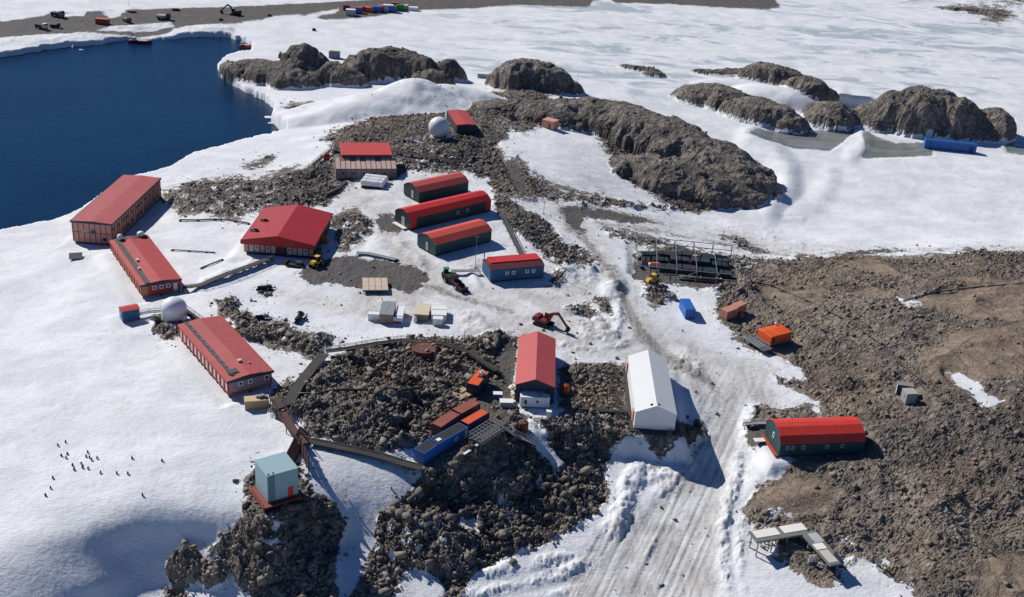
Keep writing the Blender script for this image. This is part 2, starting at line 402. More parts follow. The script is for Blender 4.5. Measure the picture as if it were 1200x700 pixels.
foot('orange_tent', (904,394), (930,388.5), (912.5,379.5), (887.5,384.5), 3.4, flat=.5)
foot('brown_one', (517,501), (539,485.5), (528,481), (505.5,495.6), 2.6, flat=.8)
foot('brown_two', (540.5,484.5), (563.6,472.6), (552,467), (530,479.5), 2.6, flat=.8)
foot('orange_long', (549,498), (573,483.5), (564,478.4), (540,493), 2.6, flat=.8)
foot('blue_one', (514,520.5), (548.5,500.5), (538,495), (503,514), 2.6, flat=.8)
foot('blue_two', (497.5,531.5), (513.5,521), (501.5,514), (485.5,526), 2.6, flat=.8)
foot('orange_roof', (547,449), (561,452.5), (573,436), (560,432.5), 2.6, flat=.8)
foot('grey_crate', (444,368.5), (461,369), (464.3,354), (448.6,352.8), 2.4, flat=.6)
foot('crate_left', (431,368.2), (443.5,369), (445,366), (432,365.5), 1.6, flat=.3)
foot('white_crate', (462.5,370), (472,370.5), (475,359), (466.3,358.5), 1.8, flat=.3)
foot('white_bin', (459,372.5), (471.5,373), (472,371), (460,370.5), 1.6, flat=.3)
foot('beige_crate', (485,368.5), (502.5,369.3), (505,356.5), (489,355.2), 1.8, flat=.3)
foot('white_far', (505,369), (523,369.5), (524,358.5), (506.5,358), 1.6, flat=.3)
foot('white_near', (507,374), (518.5,374.5), (519.5,371), (508,370.8), 1.7, flat=.3)
foot('deck', (425,340.6), (455,340.2), (454,325.8), (424.2,325.8), 1.3, flat=None)
foot('rack', (744,326), (862,334), (856,304), (746,291), 0.2, flat=.0)
foot('annex', (609.6,466), (644,466.8), (644,458), (610,457.3), 2.4, flat=.3)
# ------------------------------------------------------------------ terrain sheet
rows = np.concatenate([np.linspace(-60, 96, 14), np.exp(np.linspace(math.log(102), math.log(760), 930)), np.exp(np.linspace(math.log(775), math.log(9000), 50))])
tans = np.concatenate([np.linspace(-3.0, -.80, 14), np.linspace(-.74, .74, 1150), np.linspace(.80, 3.0, 14)])
NR, NC = len(rows), len(tans)
TY = np.repeat(rows[:, None], NC, 1)
TXs = np.maximum(TY, 70.0)
TX = TXs * tans[None, :]


def param(x, y):
    """survey coordinates of a ground point (fixed point on the smooth relief)"""
    z = np.full(x.shape, 6.0)
    for _ in range(34):
        px, py = proj(x, y, z)
        z = z + .55 * (samp(HB, px, py) - z)
    return px, py, z


def dome_height(x, y):
    """rounded outcrops that merge softly where they meet; snow banks the same way"""
    acc = [np.zeros(x.shape, np.float32), np.zeros(x.shape, np.float32)]
    wx = fbm(x * .16, y * .16, 31, 3)
    wy = fbm(x * .16, y * .16, 47, 3)
    for (px, py, a, b, rot, h, pw, isr) in DOMES:
        cx, cy, cz = ground_xy(px, py)
        m = (np.abs(x - cx) < 1.5 * max(a, b)) & (np.abs(y - cy) < 1.5 * max(a, b))
        if not m.any():
            continue
        dx = x[m] + wx[m] * min(a, b) * (.30 if isr else .1) - cx
        dy = y[m] + wy[m] * min(a, b) * (.30 if isr else .1) - cy
        c, s = math.cos(R(rot)), math.sin(R(rot))
        r2 = ((dx * c + dy * s) / a) ** 2 + ((-dx * s + dy * c) / b) ** 2
        acc[isr][m] += (h * np.clip(1 - r2, 0, 1) ** pw) ** 3.2
    sn, rk_ = acc[0] ** (1 / 3.2), acc[1] ** (1 / 3.2)
    return np.maximum(sn, rk_), rk_ >= sn


def sstep(a, lo, hi):
    t = np.clip((a - lo) / (hi - lo), 0, 1)
    return t * t * (3 - 2 * t)


PX, PY, TZ = param(TX, TY)
outside = (PX < X0) | (PX > X1) | (PY < Y0) | (PY > Y1)
DH, DR = dome_height(TX, TY)
rk = samp(rock_s, PX, PY)
gv = samp(grav_s, PX, PY)
sea = samp(sea_s, PX, PY)
pond = samp(pond_s, PX, PY)
road = samp(road_s, PX, PY)
bh, bl = samp(berm_h, PX, PY), samp(berm_l, PX, PY)
bh = bh * (1 - bl + bl * np.clip(.62 + 1.5 * fbm(TX * .17, TY * .17, 55, 3), .12, 1.5))
patch, mud = samp(patch_a, PX, PY), samp(mud_a, PX, PY)
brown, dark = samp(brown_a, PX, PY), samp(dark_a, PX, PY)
rk = np.where(DR & (DH > .02), np.maximum(rk, np.minimum(10 + DH * 8, BIG)), rk)
rk = np.where((~DR) & (DH > .3), np.minimum(rk, -6), rk)
edge = fbm(TX * .22, TY * .22, 3, 4) * 7
rkm = sstep(rk + edge, -1.5, 5) * (sea < 2)
gvm = sstep(gv + edge * .4, -1, 2)
rkm = rkm * (1 - gvm * .85)
# broken blocks: every cell a tilted facet
def blocks(x, y, size, seed, tilt):
    x, y = x / size, y / size
    ix, iy = np.floor(x), np.floor(y)
    f1 = np.full(x.shape, 9., np.float32)
    f2 = f1.copy()
    hh = np.zeros(x.shape, np.float32)
    cr = np.zeros(x.shape, np.float32)
    for dx in (-1, 0, 1):
        for dy in (-1, 0, 1):
            jx, jy = ix + dx, iy + dy
            qx = (x - jx - h2(jx, jy, seed)).astype(np.float32)
            qy = (y - jy - h2(jx, jy, seed + 5)).astype(np.float32)
            d = np.maximum(np.abs(qx * .82 + qy * .57), np.abs(-qx * .57 + qy * .82)) * .75 + np.hypot(qx, qy) * .25
            n = d < f1
            f2 = np.where(n, f1, np.minimum(f2, d))
            v = (h2(jx, jy, seed + 9) - .45) + tilt * ((h2(jx, jy, seed + 11) - .5) * qx + (h2(jx, jy, seed + 12) - .5) * qy) - .04 * d
            cr = np.where(n, h2(jx, jy, seed + 17), cr)
            hh = np.where(n, v, hh)
            f1 = np.where(n, d, f1)
    return hh * size, f2 - f1, cr


jx, jy = fbm(TX * .45, TY * .45, 5, 3), fbm(TX * .45, TY * .45, 8, 3)
B1, E1, C1 = blocks(TX + jx * 1.2, TY + jy * 1.2, 5.2, 3, 1.6)
B2, E2, C2 = blocks(TX + jx * .5, TY + jy * .5, 1.45, 13, 2.0)
B3, E3, C3 = blocks(TX + jx * .2, TY + jy * .2, .62, 23, 2.0)
ledge = fbm(TX * .11 + 4, TY * .11, 21, 5)
crack = sstep(E2, 0.0, .10) * .6 + .4 * sstep(E1, 0, .06)
cs = vnoise(TX * .5, TY * .5, 99)
rough = 1.0 + .5 * dark
hill = sstep(PX, 830, 900) * sstep(PY, 290, 320)
rough = rough * (1 - .35 * hill)
dome_rough = sstep(DH, .5, 4) * DR
rg = np.abs(fbm(TX * .15 + jx * .3 + DH * .10, DH * .34 + TY * .07, 61, 5))
rid = .35 - np.abs(fbm(TX * .42 + jx * .4, TY * .5 + jy * .4, 67, 5))
rid2 = .30 - np.abs(fbm(TX * 1.3 + TY * .5, TY * 1.2 - TX * .4, 69, 4))
hs = 1 - .62 * hill
north = .55 + .45 * sstep(PY, 270, 340)
strata = (.3 - np.abs(fbm(TX * .5 + TY * .9 + jx, (TY * .5 - TX * .9) * .16, 68, 4)))
swell = (.32 - np.abs(fbm(TX * .030 + TY * .018, TY * .05 - TX * .02, 63, 3))) * 3.2 + (.3 - np.abs(fbm(TX * .09, TY * .11, 64, 3))) * 1.5
calmv = sstep(brown * hill * sstep(fbm(TX * .045, TY * .06, 66, 3), -.25, .2), .12, .45)
calm = 1 - .80 * calmv
rel = rkm * ((rough * ((B1 * .13 * hs + B2 * .17 * hs * (1 - .4 * dark) + B3 * .28 * (1 - .35 * hill)) * north + ledge * 1.3 + rid * 1.25 * north + rid2 * .55 * north + strata * .5) * calm + rkm * swell * sstep(rk, 0, 14) * (.45 + .55 * hill) * rkm / np.maximum(rkm, .01) * 1.0 - (1 - crack) * .12 * rough * hs)) * (1 - .80 * dome_rough) + dome_rough * (.4 - rg * 1.2 + rid * .45)
# ribs on the big outcrops
snow_u = fbm(TX * .05, TY * .07, 71, 3) * .5 + fbm(TX * .35 + TY * .1, TY * .5, 75, 3) * .10 + (.3 - np.abs(fbm(TX * .8 + TY * .5, TY * 1.3 - TX * .5, 77, 3))) * .10
far_flat = sstep(-PY, -135, -100) * (DH < .2)
snowm = (1 - rkm) * (1 - gvm)
rel = rel + gvm * (1 - rkm) * (fbm(TX * .5, TY * .5, 101, 4) * .22 + B3 * .22 + np.clip(B2, 0, 1) * .10)
TZ = TZ + DH + rel + snowm * snow_u * (1 - .8 * far_flat) * (sea < 0)
lump = fbm(TX * .55, TY * .55, 81, 4)
LB, LE, LV = blocks(TX + lump * .4, TY - lump * .3, 1.25, 83, 1.6)
LC, LE, LV = blocks(TX + lump * .4, TY - lump * .3, .5, 87, 1.6)
TZ = TZ + bh * (1 - bl * .40) + bl * sstep(bh, .05, .5) * (lump * .28 + LB * .22 + LC * .34)
# vehicle tracks on the ploughed road
rm = sstep(road, 0, 10) * snowm
ra, rb_ = Vector(unproj(835, 540, 5.5)), Vector(unproj(765, 690, 1.0))
rdv = (rb_ - ra).normalized()
across, alng = TX * -rdv.y + TY * rdv.x, TX * rdv.x + TY * rdv.y
low = sstep(PY, 430, 500)
rut = fbm(across * 1.5 + .6 * fbm(alng * .03, across * .05, 93, 2), alng * .035, 91, 4)
TZ = TZ + rm * (rut * (.05 + .12 * low) - .06 * low * sstep(np.abs(rut), .0, .12))
# wind scoop beside the far right outcrop
wx, wy, wz = ground_xy(1030, 138)
sc_r = (np.abs(TX - wx + .25 * fbm(TX * .2, TY * .2, 44, 2) * 4) / 16.5) ** 3 + (np.abs(TY - wy - 6) / 27) ** 3
TZ = TZ - 4.6 * sstep(-sc_r, -1.0, -.86) * (1 - sstep(DH, .2, 2))
TZ = np.where(pond > -3, np.where(DH > .5, TZ, TZ - .35 * sstep(pond, -3, 1)), TZ)
# level building plots
for (cx, cy, ang, ax, ay, z) in FLAT:
    m = (np.abs(TX - cx) < ax + ay + 6) & (np.abs(TY - cy) < ax + ay + 6)
    dx, dy = TX[m] - cx, TY[m] - cy
    c, s = math.cos(ang), math.sin(ang)
    q = np.maximum(np.abs(dx * c + dy * s) - ax, np.abs(-dx * s + dy * c) - ay)
    w = 1 - sstep(q, 0, 3.0)
    tz = TZ[m]
    TZ[m] = tz + (z + .12 * snow_u[m] - .05 - tz) * w
# shore: the land ends in a low ice cliff
seam = sstep(sea + fbm(TX * .3, TY * .3, 97, 3) * 1.6, -.6, 1.2)
TZ = TZ * (1 - seam) + -4.0 * seam
TZ = np.where(outside & (TY > 300), np.where(seam > .5, TZ, np.maximum(TZ, .3)), TZ)


def terrain_z(x, y):
    i = np.interp(y, rows, np.arange(NR))
    j = np.interp(x / max(y, 70.0), tans, np.arange(NC))
    i0, j0 = min(int(i), NR - 2), min(int(j), NC - 2)
    a, b = i - i0, j - j0
    return float((TZ[i0, j0] * (1 - b) + TZ[i0, j0 + 1] * b) * (1 - a) + (TZ[i0 + 1, j0] * (1 - b) + TZ[i0 + 1, j0 + 1] * b) * a)


def at(px, py):
    """point of the ground seen at a photo pixel"""
    x, y, z = ground_xy(px, py)
    for _ in range(12):
        z = z + .6 * (terrain_z(x, y) - z)
        x, y = unproj(px, py, z)
    return Vector((x, y, terrain_z(x, y)))


def grid_mesh(name, verts, nr, nc, smooth=None):
    me = bpy.data.meshes.new(name)
    n = nr * nc
    idx = np.arange(n, dtype=np.int32).reshape(nr, nc)
    q = np.stack([idx[:-1, :-1], idx[:-1, 1:], idx[1:, 1:], idx[1:, :-1]], -1).reshape(-1, 4)
    me.vertices.add(n)
    me.vertices.foreach_set('co', verts.astype(np.float32).ravel())
    me.loops.add(q.size)
    me.loops.foreach_set('vertex_index', q.ravel())
    me.polygons.add(len(q))
    me.polygons.foreach_set('loop_start', np.arange(0, q.size, 4, dtype=np.int32))
    me.polygons.foreach_set('use_smooth', smooth if smooth is not None else np.ones(len(q), bool))
    me.update(calc_edges=True)
    me.validate()
    return me


me = grid_mesh('ground', np.stack([TX, TY, TZ], -1), NR, NC, ((rkm < .5) )[:-1, :-1].ravel())


def fattr(me, name, arr):
    a = me.attributes.new(name, 'FLOAT', 'POINT')
    a.data.foreach_set('value', np.ascontiguousarray(arr, np.float32).ravel())


fattr(me, 'rock', np.clip(rk / 20, -1, 1))
fattr(me, 'gravel', np.clip(gv / 20, -1, 1))
fattr(me, 'road', np.clip(road / 20, -1, 1))
fattr(me, 'pond', np.clip(np.where(DH > .4, -20, pond) / 20, -1, 1))
fattr(me, 'brown', brown)
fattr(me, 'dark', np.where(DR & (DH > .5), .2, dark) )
fattr(me, 'patch', patch)
fattr(me, 'calm', calmv)
fattr(me, 'hill', hill)
fattr(me, 'mud', np.clip(mud / 20, -1, 1))
fattr(me, 'ice', far_flat * sstep(PX, 380, 620))
fattr(me, 'far', sstep(-PY, -70, -45))
fattr(me, 'crack', (1 - crack) * rkm)
fattr(me, 'cell', .15 * C1 + .45 * C2 + .40 * C3)
ground = bpy.data.objects.new('ground', me)
ground['kind'] = 'structure'
COL.objects.link(ground)


# ------------------------------------------------------------------ node helpers
def new_mat(name):
    m = bpy.data.materials.new(name)
    m.use_nodes = True
    nt = m.node_tree
    nt.nodes.clear()
    return m, nt


class N:
    def __init__(s, nt):
        s.nt = nt

    def n(s, t, **kw):
        nd = s.nt.nodes.new(t)
        for k, v in kw.items():
            setattr(nd, k, v)
        return nd

    def lk(s, a, b):
        s.nt.links.new(a, b)

    def set(s, sock, v):
        if hasattr(v, 'is_output') or hasattr(v, 'links'):
            s.lk(v, sock)
        else:
            sock.default_value = v

    def math(s, op, a, b=0.0, clamp=False):
        nd = s.n('ShaderNodeMath', operation=op, use_clamp=clamp)
        s.set(nd.inputs[0], a)
        s.set(nd.inputs[1], b)
        return nd.outputs[0]

    def noise(s, vec, scale, detail=4, rough=.55, dist=0.0):
        nd = s.n('ShaderNodeTexNoise')
        if vec is not None:
            s.lk(vec, nd.inputs['Vector'])
        nd.inputs['Scale'].default_value = scale
        nd.inputs['Detail'].default_value = detail
        nd.inputs['Roughness'].default_value = rough
        nd.inputs['Distortion'].default_value = dist
        return nd.outputs['Fac']

    def voro(s, vec, scale, feature='F1', out='Distance', rand=1.0):
        nd = s.n('ShaderNodeTexVoronoi', feature=feature)
        s.lk(vec, nd.inputs['Vector'])
        nd.inputs['Scale'].default_value = scale
        nd.inputs['Randomness'].default_value = rand
        return nd.outputs[out]

    def ramp(s, fac, stops, interp='LINEAR'):
        nd = s.n('ShaderNodeValToRGB')
        nd.color_ramp.interpolation = interp
        el = nd.color_ramp.elements
        while len(el) < len(stops):
            el.new(.5)
        for e, (p, c) in zip(el, stops):
            e.position = p
            e.color = (*c, 1) if len(c) == 3 else c
        s.lk(fac, nd.inputs[0])
        return nd.outputs[0]

    def mix(s, fac, a, b, mode='MIX'):
        nd = s.n('ShaderNodeMix', data_type='RGBA', blend_type=mode)
        s.set(nd.inputs[0], fac)
        for k, v in ((6, a), (7, b)):
            if isinstance(v, tuple):
                nd.inputs[k].default_value = (*v, 1)
            else:
                s.lk(v, nd.inputs[k])
        return nd.outputs[2]

    def attr(s, name):
        return s.n('ShaderNodeAttribute', attribute_name=name).outputs['Fac']

    def remap(s, v, a, b, c=0.0, d=1.0):
        nd = s.n('ShaderNodeMapRange', interpolation_type='SMOOTHSTEP')
        s.lk(v, nd.inputs[0])
        for i, q in enumerate((a, b, c, d)):
            nd.inputs[i + 1].default_value = q
        return nd.outputs[0]

    def scale_vec(s, v, sc, rot=(0, 0, 0)):
        nd = s.n('ShaderNodeMapping')
        s.lk(v, nd.inputs[0])
        nd.inputs['Scale'].default_value = sc
        nd.inputs['Rotation'].default_value = rot
        return nd.outputs[0]

    def out(s, col, rough=.6, bump=None, bstr=.4, bdist=.1, spec=.3, metal=0.0, **kw):
        b = s.n('ShaderNodeBsdfPrincipled')
        s.set(b.inputs['Base Color'], (*col, 1) if isinstance(col, tuple) else col)
        s.set(b.inputs['Roughness'], rough)
        s.set(b.inputs['Specular IOR Level'], spec)
        s.set(b.inputs['Metallic'], metal)
        for k, v in kw.items():
            s.set(b.inputs[k], v)
        if bump is not None:
            bp = s.n('ShaderNodeBump')
            bp.inputs['Strength'].default_value = bstr
            bp.inputs['Distance'].default_value = bdist
            s.lk(bump, bp.inputs['Height'])
            s.lk(bp.outputs[0], b.inputs['Normal'])
        o = s.n('ShaderNodeOutputMaterial')
        s.lk(b.outputs[0], o.inputs[0])
        return b


def rock_color(g, P, brown=None, dark=None):
    n1 = g.noise(P, .35, 6, .62)
    n2 = g.noise(P, 2.2, 6, .7)
    v = g.voro(P, .75, out='Color')
    vv = g.n('ShaderNodeSeparateColor')
    g.lk(v, vv.inputs[0])
    t = g.math('ADD', g.math('MULTIPLY', n1, .75), g.math('MULTIPLY', n2, .45))
    t = g.math('ADD', t, g.math('MULTIPLY', vv.outputs[0], .30))
    base = g.ramp(t, [(.36, (.074, .065, .057)), (.58, (.190, .163, .139)), (.78, (.290, .250, .208)), (1.0, (.41, .360, .300))])
    n3 = g.noise(P, .12, 3, .5)
    n4 = g.noise(P, .9, 3, .6)
    br = g.mix(g.remap(n4, .35, .65), (.21, .125, .070), (.36, .245, .150))
    if brown is not None:
        f = g.math('MULTIPLY', g.math('MULTIPLY', brown, g.remap(n3, .28, .58)), .95, True)
        base = g.mix(f, base, g.mix(.72, base, br))
        base = g.mix(g.math('MULTIPLY', g.remap(n4, .55, .75), .35), base, (.20, .145, .12))
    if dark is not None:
        base = g.mix(g.math('MULTIPLY', dark, .62), base, (.075, .069, .067))  # darkened rock tone, partly shade painted into the base colour
    return base, t, n2


m, nt = new_mat('antarctic_ground')
g = N(nt)
P = g.n('ShaderNodeNewGeometry').outputs['Position']
e1 = g.math('SUBTRACT', g.noise(P, .45, 6, .68), .5)
e2 = g.math('SUBTRACT', g.noise(P, 1.6, 4, .6), .5)
e = g.math('ADD', g.math('MULTIPLY', e1, .85), g.math('MULTIPLY', e2, .5))
e3 = g.math('MULTIPLY', g.math('SUBTRACT', g.noise(P, .13, 3, .6), .5), 1.1)
er = g.math('ADD', g.math('MULTIPLY', e, 1.25), e3)
lob = g.math('MULTIPLY', g.remap(g.noise(P, .33, 5, .66), .53, .62), g.attr('patch'))
rockf = g.math('MULTIPLY', g.remap(g.math('ADD', g.attr('rock'), er), .0, .05), g.math('SUBTRACT', 1.0, g.remap(lob, .28, .36)))
gravf = g.remap(g.math('ADD', g.attr('gravel'), g.math('MULTIPLY', g.math('ADD', e, e3), g.math('SUBTRACT', .85, g.math('MULTIPLY', g.attr('far'), .7)))), .0, .08)
roadf = g.remap(g.math('ADD', g.attr('road'), g.math('MULTIPLY', e, 1.6)), -.25, .7)
pondf = g.remap(g.math('ADD', g.attr('pond'), g.math('MULTIPLY', e, .35)), -.02, .06)
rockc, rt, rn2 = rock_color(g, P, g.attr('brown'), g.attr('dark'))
lg1 = g.noise(g.scale_vec(P, (.030, .055, .05), (0, 0, R(-28))), 1.0, 5, .62, .4)
rockc = g.mix(g.remap(lg1, .42, .56), g.mix(.55, rockc, (.056, .049, .044)), rockc)
rockc = g.mix(g.math('MULTIPLY', g.remap(g.noise(P, .055, 4, .6), .55, .72), .55), rockc, g.mix(.5, rockc, (.36, .32, .275)))
rockc = g.mix(g.remap(g.attr('cell'), .42, .85), g.mix(.35, rockc, (.06, .056, .055)), g.mix(.42, rockc, (.37, .325, .272)))
rockc = g.mix(g.math('MULTIPLY', g.attr('hill'), .30), rockc, g.mix(g.remap(g.noise(g.scale_vec(P, (.03, .06, .05), (0, 0, R(-30))), 1.0, 5, .6), .38, .62), (.20, .165, .135), (.37, .285, .205)))
rockc = g.mix(g.math('MULTIPLY', g.attr('calm'), .52), rockc, g.mix(g.remap(g.noise(P, .5, 6, .7), .35, .65), (.165, .120, .083), (.30, .225, .155)))
rockc = g.mix(g.math('MULTIPLY', g.attr('crack'), .5), rockc, (.03, .028, .028))
dn = g.n('ShaderNodeTexNoise')
g.lk(P, dn.inputs['Vector'])
dn.inputs['Scale'].default_value = .35
dn.inputs['Detail'].default_value = 4
va = g.n('ShaderNodeVectorMath', operation='MULTIPLY_ADD')
g.lk(dn.outputs['Color'], va.inputs[0])
va.inputs[1].default_value = (3.4, 3.4, 3.4)
g.lk(P, va.inputs[2])
frac = g.voro(g.scale_vec(va.outputs[0], (.34, .22, .62), (0, 0, R(32))), 1.0, 'DISTANCE_TO_EDGE')
fracf = g.remap(frac, .0, .055)
rockc = g.mix(g.math('MULTIPLY', g.math('SUBTRACT', 1.0, fracf), g.math('SUBTRACT', .62, g.math('MULTIPLY', g.attr('hill'), .30))), rockc, (.028, .025, .023))
# snow: clean, old and grey, stained
sn = g.noise(P, .09, 4, .55)
st = g.noise(g.scale_vec(P, (.25, .06, .2)), .8, 5, .6)
snow = g.mix(g.remap(sn, .38, .62), (.72, .735, .755), (.62, .645, .675))
snow = g.mix(g.math('MULTIPLY', g.remap(g.noise(P, .35, 5, .6), .50, .75), .55), snow, (.55, .54, .515))
speck = g.remap(g.noise(P, 3.2, 2, .5), .66, .73)
snow = g.mix(g.math('MULTIPLY', speck, g.math('MULTIPLY', g.remap(g.noise(P, .12, 3, .6), .44, .62), g.math('ADD', .45, g.math('MULTIPLY', roadf, .35)))), snow, (.28, .25, .22))
rd = g.noise(g.scale_vec(P, (1.0, .12, 1.0), (0, 0, R(-22))), .9, 5, .65)
roadc = g.mix(g.remap(rd, .35, .68), (.54, .53, .51), (.36, .345, .32))
roadc = g.mix(g.remap(g.noise(P, .16, 4, .6), .42, .66), roadc, (.64, .64, .635))
roadc = g.mix(g.math('MULTIPLY', g.remap(g.noise(P, .3, 4, .6), .62, .76), .55), roadc, (.36, .29, .20))
snow = g.mix(g.math('MULTIPLY', roadf, .85), snow, roadc)
snow = g.mix(g.math('MULTIPLY', g.math('MULTIPLY', g.remap(g.noise(P, .20, 6, .68), .42, .62), g.attr('patch')), .62), snow, g.mix(g.remap(g.noise(P, 1.1, 4, .6), .4, .6), (.46, .445, .42), (.36, .33, .295)))
mudf = g.remap(g.math('ADD', g.attr('mud'), g.math('MULTIPLY', e, .9)), -.05, .25)
snow = g.mix(g.math('MULTIPLY', mudf, .8), snow, g.mix(g.remap(rd, .4, .62), (.13, .118, .105), (.33, .31, .28)))
# far sea ice with blue melt pans
ic = g.noise(g.scale_vec(P, (.035, .06, .1), (0, 0, R(12))), 1.0, 7, .68, 1.2)
icb = g.noise(g.scale_vec(P, (.012, .03, .03)), 1.0, 3, .5)
icf = g.math('MULTIPLY', g.remap(g.math('ADD', ic, g.math('MULTIPLY', icb, .55)), .76, .92), g.attr('ice'))
snow = g.mix(icf, snow, (.36, .42, .46))
icd = g.math('MULTIPLY', g.remap(g.noise(g.scale_vec(P, (.05, .12, .1), (0, 0, R(-8))), 1.3, 6, .7, 1.0), .56, .70), g.attr('ice'))
snow = g.mix(g.math('MULTIPLY', icd, .55), snow, (.50, .47, .45))
gn = g.noise(P, 1.4, 6, .72)
gravc = g.ramp(gn, [(.3, (.052, .050, .050)), (.55, (.095, .091, .089)), (.75, (.155, .149, .144))])
gravc = g.mix(g.remap(g.noise(P, .1, 3, .5), .4, .65), gravc, g.mix(.5, gravc, (.13, .105, .085)))
pw = g.noise(g.scale_vec(P, (.05, .12, .1), (0, 0, R(14))), 1.0, 4, .6, .8)
pondc = g.mix(g.remap(pw, .38, .62), (.17, .185, .175), (.24, .255, .245))
c = g.mix(rockf, snow, rockc)
c = g.mix(gravf, c, gravc)
c = g.mix(pondf, c, pondc)
hard = g.math('MAXIMUM', rockf, gravf)
rough = g.math('SUBTRACT', .85, g.math('MULTIPLY', pondf, .62))
# relief finer than the sheet
sb = g.math('ADD', g.math('MULTIPLY', g.noise(g.scale_vec(P, (1.0, 1.9, 1.0), (0, 0, R(35))), 1.1, 5,   .62), .33), g.math('MULTIPLY', g.noise(P, 3.6, 4, .65), .07))
sb = g.math('MULTIPLY', sb, g.math('SUBTRACT', 1.0, g.math('MULTIPLY', g.math('MAXIMUM', pondf, g.attr('ice')), .85)))
rb = g.math('ADD', g.math('MULTIPLY', g.noise(P, 1.7, 9, .74), .55), g.math('MULTIPLY', g.noise(g.scale_vec(P, (1, 2.4, 1), (0, 0, R(40))), 1.6, 5, .7), .30))
rb = g.math('ADD', rb, g.math('MULTIPLY', fracf, .45))
bmix = g.n('ShaderNodeMix', data_type='FLOAT')
g.lk(hard, bmix.inputs[0])
g.lk(sb, bmix.inputs[2])
g.lk(g.math('MULTIPLY', rb, g.math('SUBTRACT', 1.0, g.math('MAXIMUM', g.math('MULTIPLY', gravf, .75), g.math('MULTIPLY', g.attr('calm'), .6)))), bmix.inputs[3])
g.out(c, rough, bmix.outputs[0], .85, .6, spec=.25)
me.materials.append(m)

# loose rubble on the rock: uncountable stones, one object
def chip():
    v = np.array([(-1,-1,-1),(1,-1,-1),(1,1,-1),(-1,1,-1),(-1,-1,1),(1,-1,1),(1,1,1),(-1,1,1)], float) * .72
    f = np.array([(0,3,2),(0,2,1),(4,5,6),(4,6,7),(0,1,5),(0,5,4),(1,2,6),(1,6,5),(2,3,7),(2,7,6),(3,0,4),(3,4,7)])
    return v, f


def scatter_rubble(count):
    cellw = np.gradient(rows)[:, None] * (np.gradient(tans)[None, :] * TXs)
    vis = (PX > -150) & (PX < 1350) & (PY > 40) & (PY < 860) & (sea < -2) & (TY > 100)
    stray = sstep(rk, -16, -2) * .05
    rkw = rkm * (1 - sstep(DH, .6, 2.5) * DR) * (.35 + .65 * (1 - north) / .45 * .5 + .2)
    w = cellw * vis * (1 - .6 * hill) * (1 - .85 * calmv) * (rkw * (.40 + .30 * dark + .3 * brown) * (cs * .7 + .3) + stray + .035 * gvm * (PY > 120) + .006 * (road > 0)) / (1 + (TY / 190) ** 2.0)
    w = np.where(bh > .3, w * .3, w)
    for (cx, cy, ang, ax, ay, z) in FLAT:
        mm = (np.abs(TX - cx) < ax + ay) & (np.abs(TY - cy) < ax + ay)
        dx, dy = TX[mm] - cx, TY[mm] - cy
        c, s = math.cos(ang), math.sin(ang)
        q = np.maximum(np.abs(dx * c + dy * s) - ax, np.abs(-dx * s + dy * c) - ay)
        w[mm] = np.where(q < -.4, 0, w[mm])
    cdf = np.cumsum(w.ravel())
    pick = np.searchsorted(cdf, rng.random(count) * cdf[-1])
    x, y, z = TX.ravel()[pick], TY.ravel()[pick], TZ.ravel()[pick]
    x = x + rng.normal(0, .3, count)
    y = y + rng.normal(0, .3, count)
    dk = dark.ravel()[pick]
    size = (.08 + .20 * rng.random(count) ** 2 + .75 * rng.random(count) ** 18) * (1 + .15 * dk)
    size *= (1 - .25 * hill.ravel()[pick]) * (.3 + .7 * north.ravel()[pick])
    size *= np.where(rkm.ravel()[pick] < .4, .6, 1)
    V, Fc = chip()
    n = len(V)
    jit = 1 + rng.normal(0, .30, (count, n, 3))
    sc = np.stack([rng.uniform(.7, 1.35, count), rng.uniform(.7, 1.35, count), rng.uniform(.35, .9, count)], -1)[:, None, :]
    a = rng.uniform(0, 6.28, count)
    b = rng.normal(0, .7, count)
    P0 = V[None] * jit * sc * size[:, None, None]
    ca, sa, cb, sb = np.cos(a)[:, None], np.sin(a)[:, None], np.cos(b)[:, None], np.sin(b)[:, None]
    yy, zz = P0[..., 1] * cb - P0[..., 2] * sb, P0[..., 1] * sb + P0[..., 2] * cb
    xx, yy = P0[..., 0] * ca - yy * sa, P0[..., 0] * sa + yy * ca
    W = np.stack([xx + x[:, None], yy + y[:, None], zz + z[:, None] + size[:, None] * .12], -1)
    me = bpy.data.meshes.new('rubble')
    nv = count * n
    fi = (Fc[None] + (np.arange(count) * n)[:, None, None]).reshape(-1, 3).astype(np.int32)
    me.vertices.add(nv)
    me.vertices.foreach_set('co', W.astype(np.float32).ravel())
    me.loops.add(fi.size)
    me.loops.foreach_set('vertex_index', fi.ravel())
    me.polygons.add(len(fi))
    me.polygons.foreach_set('loop_start', np.arange(0, fi.size, 3, dtype=np.int32))
    me.update(calc_edges=True)
    fattr(me, 'tone', np.repeat(rng.random(count), n))
    fattr(me, 'brown', np.repeat(brown.ravel()[pick], n))
    fattr(me, 'dark', np.repeat(dk, n))
    o = bpy.data.objects.new('rubble', me)
    o['kind'] = 'stuff'
    o['label'] = 'loose grey and brown stones strewn over the bare rock'
    o['category'] = 'rubble'
    COL.objects.link(o)
    m, nt = new_mat('rubble_stone')
    g = N(nt)
    P = g.n('ShaderNodeNewGeometry').outputs['Position']
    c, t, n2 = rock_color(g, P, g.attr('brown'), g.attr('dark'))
    c = g.mix(g.math('MULTIPLY', g.attr('tone'), .75), g.mix(.45, c, (.05, .046, .044)), g.mix(.4, c, (.25, .222, .195)))
    g.out(c, .85, g.noise(P, 5, 4, .6), .5, .1, spec=.25)
    me.materials.append(m)


scatter_rubble(70000)

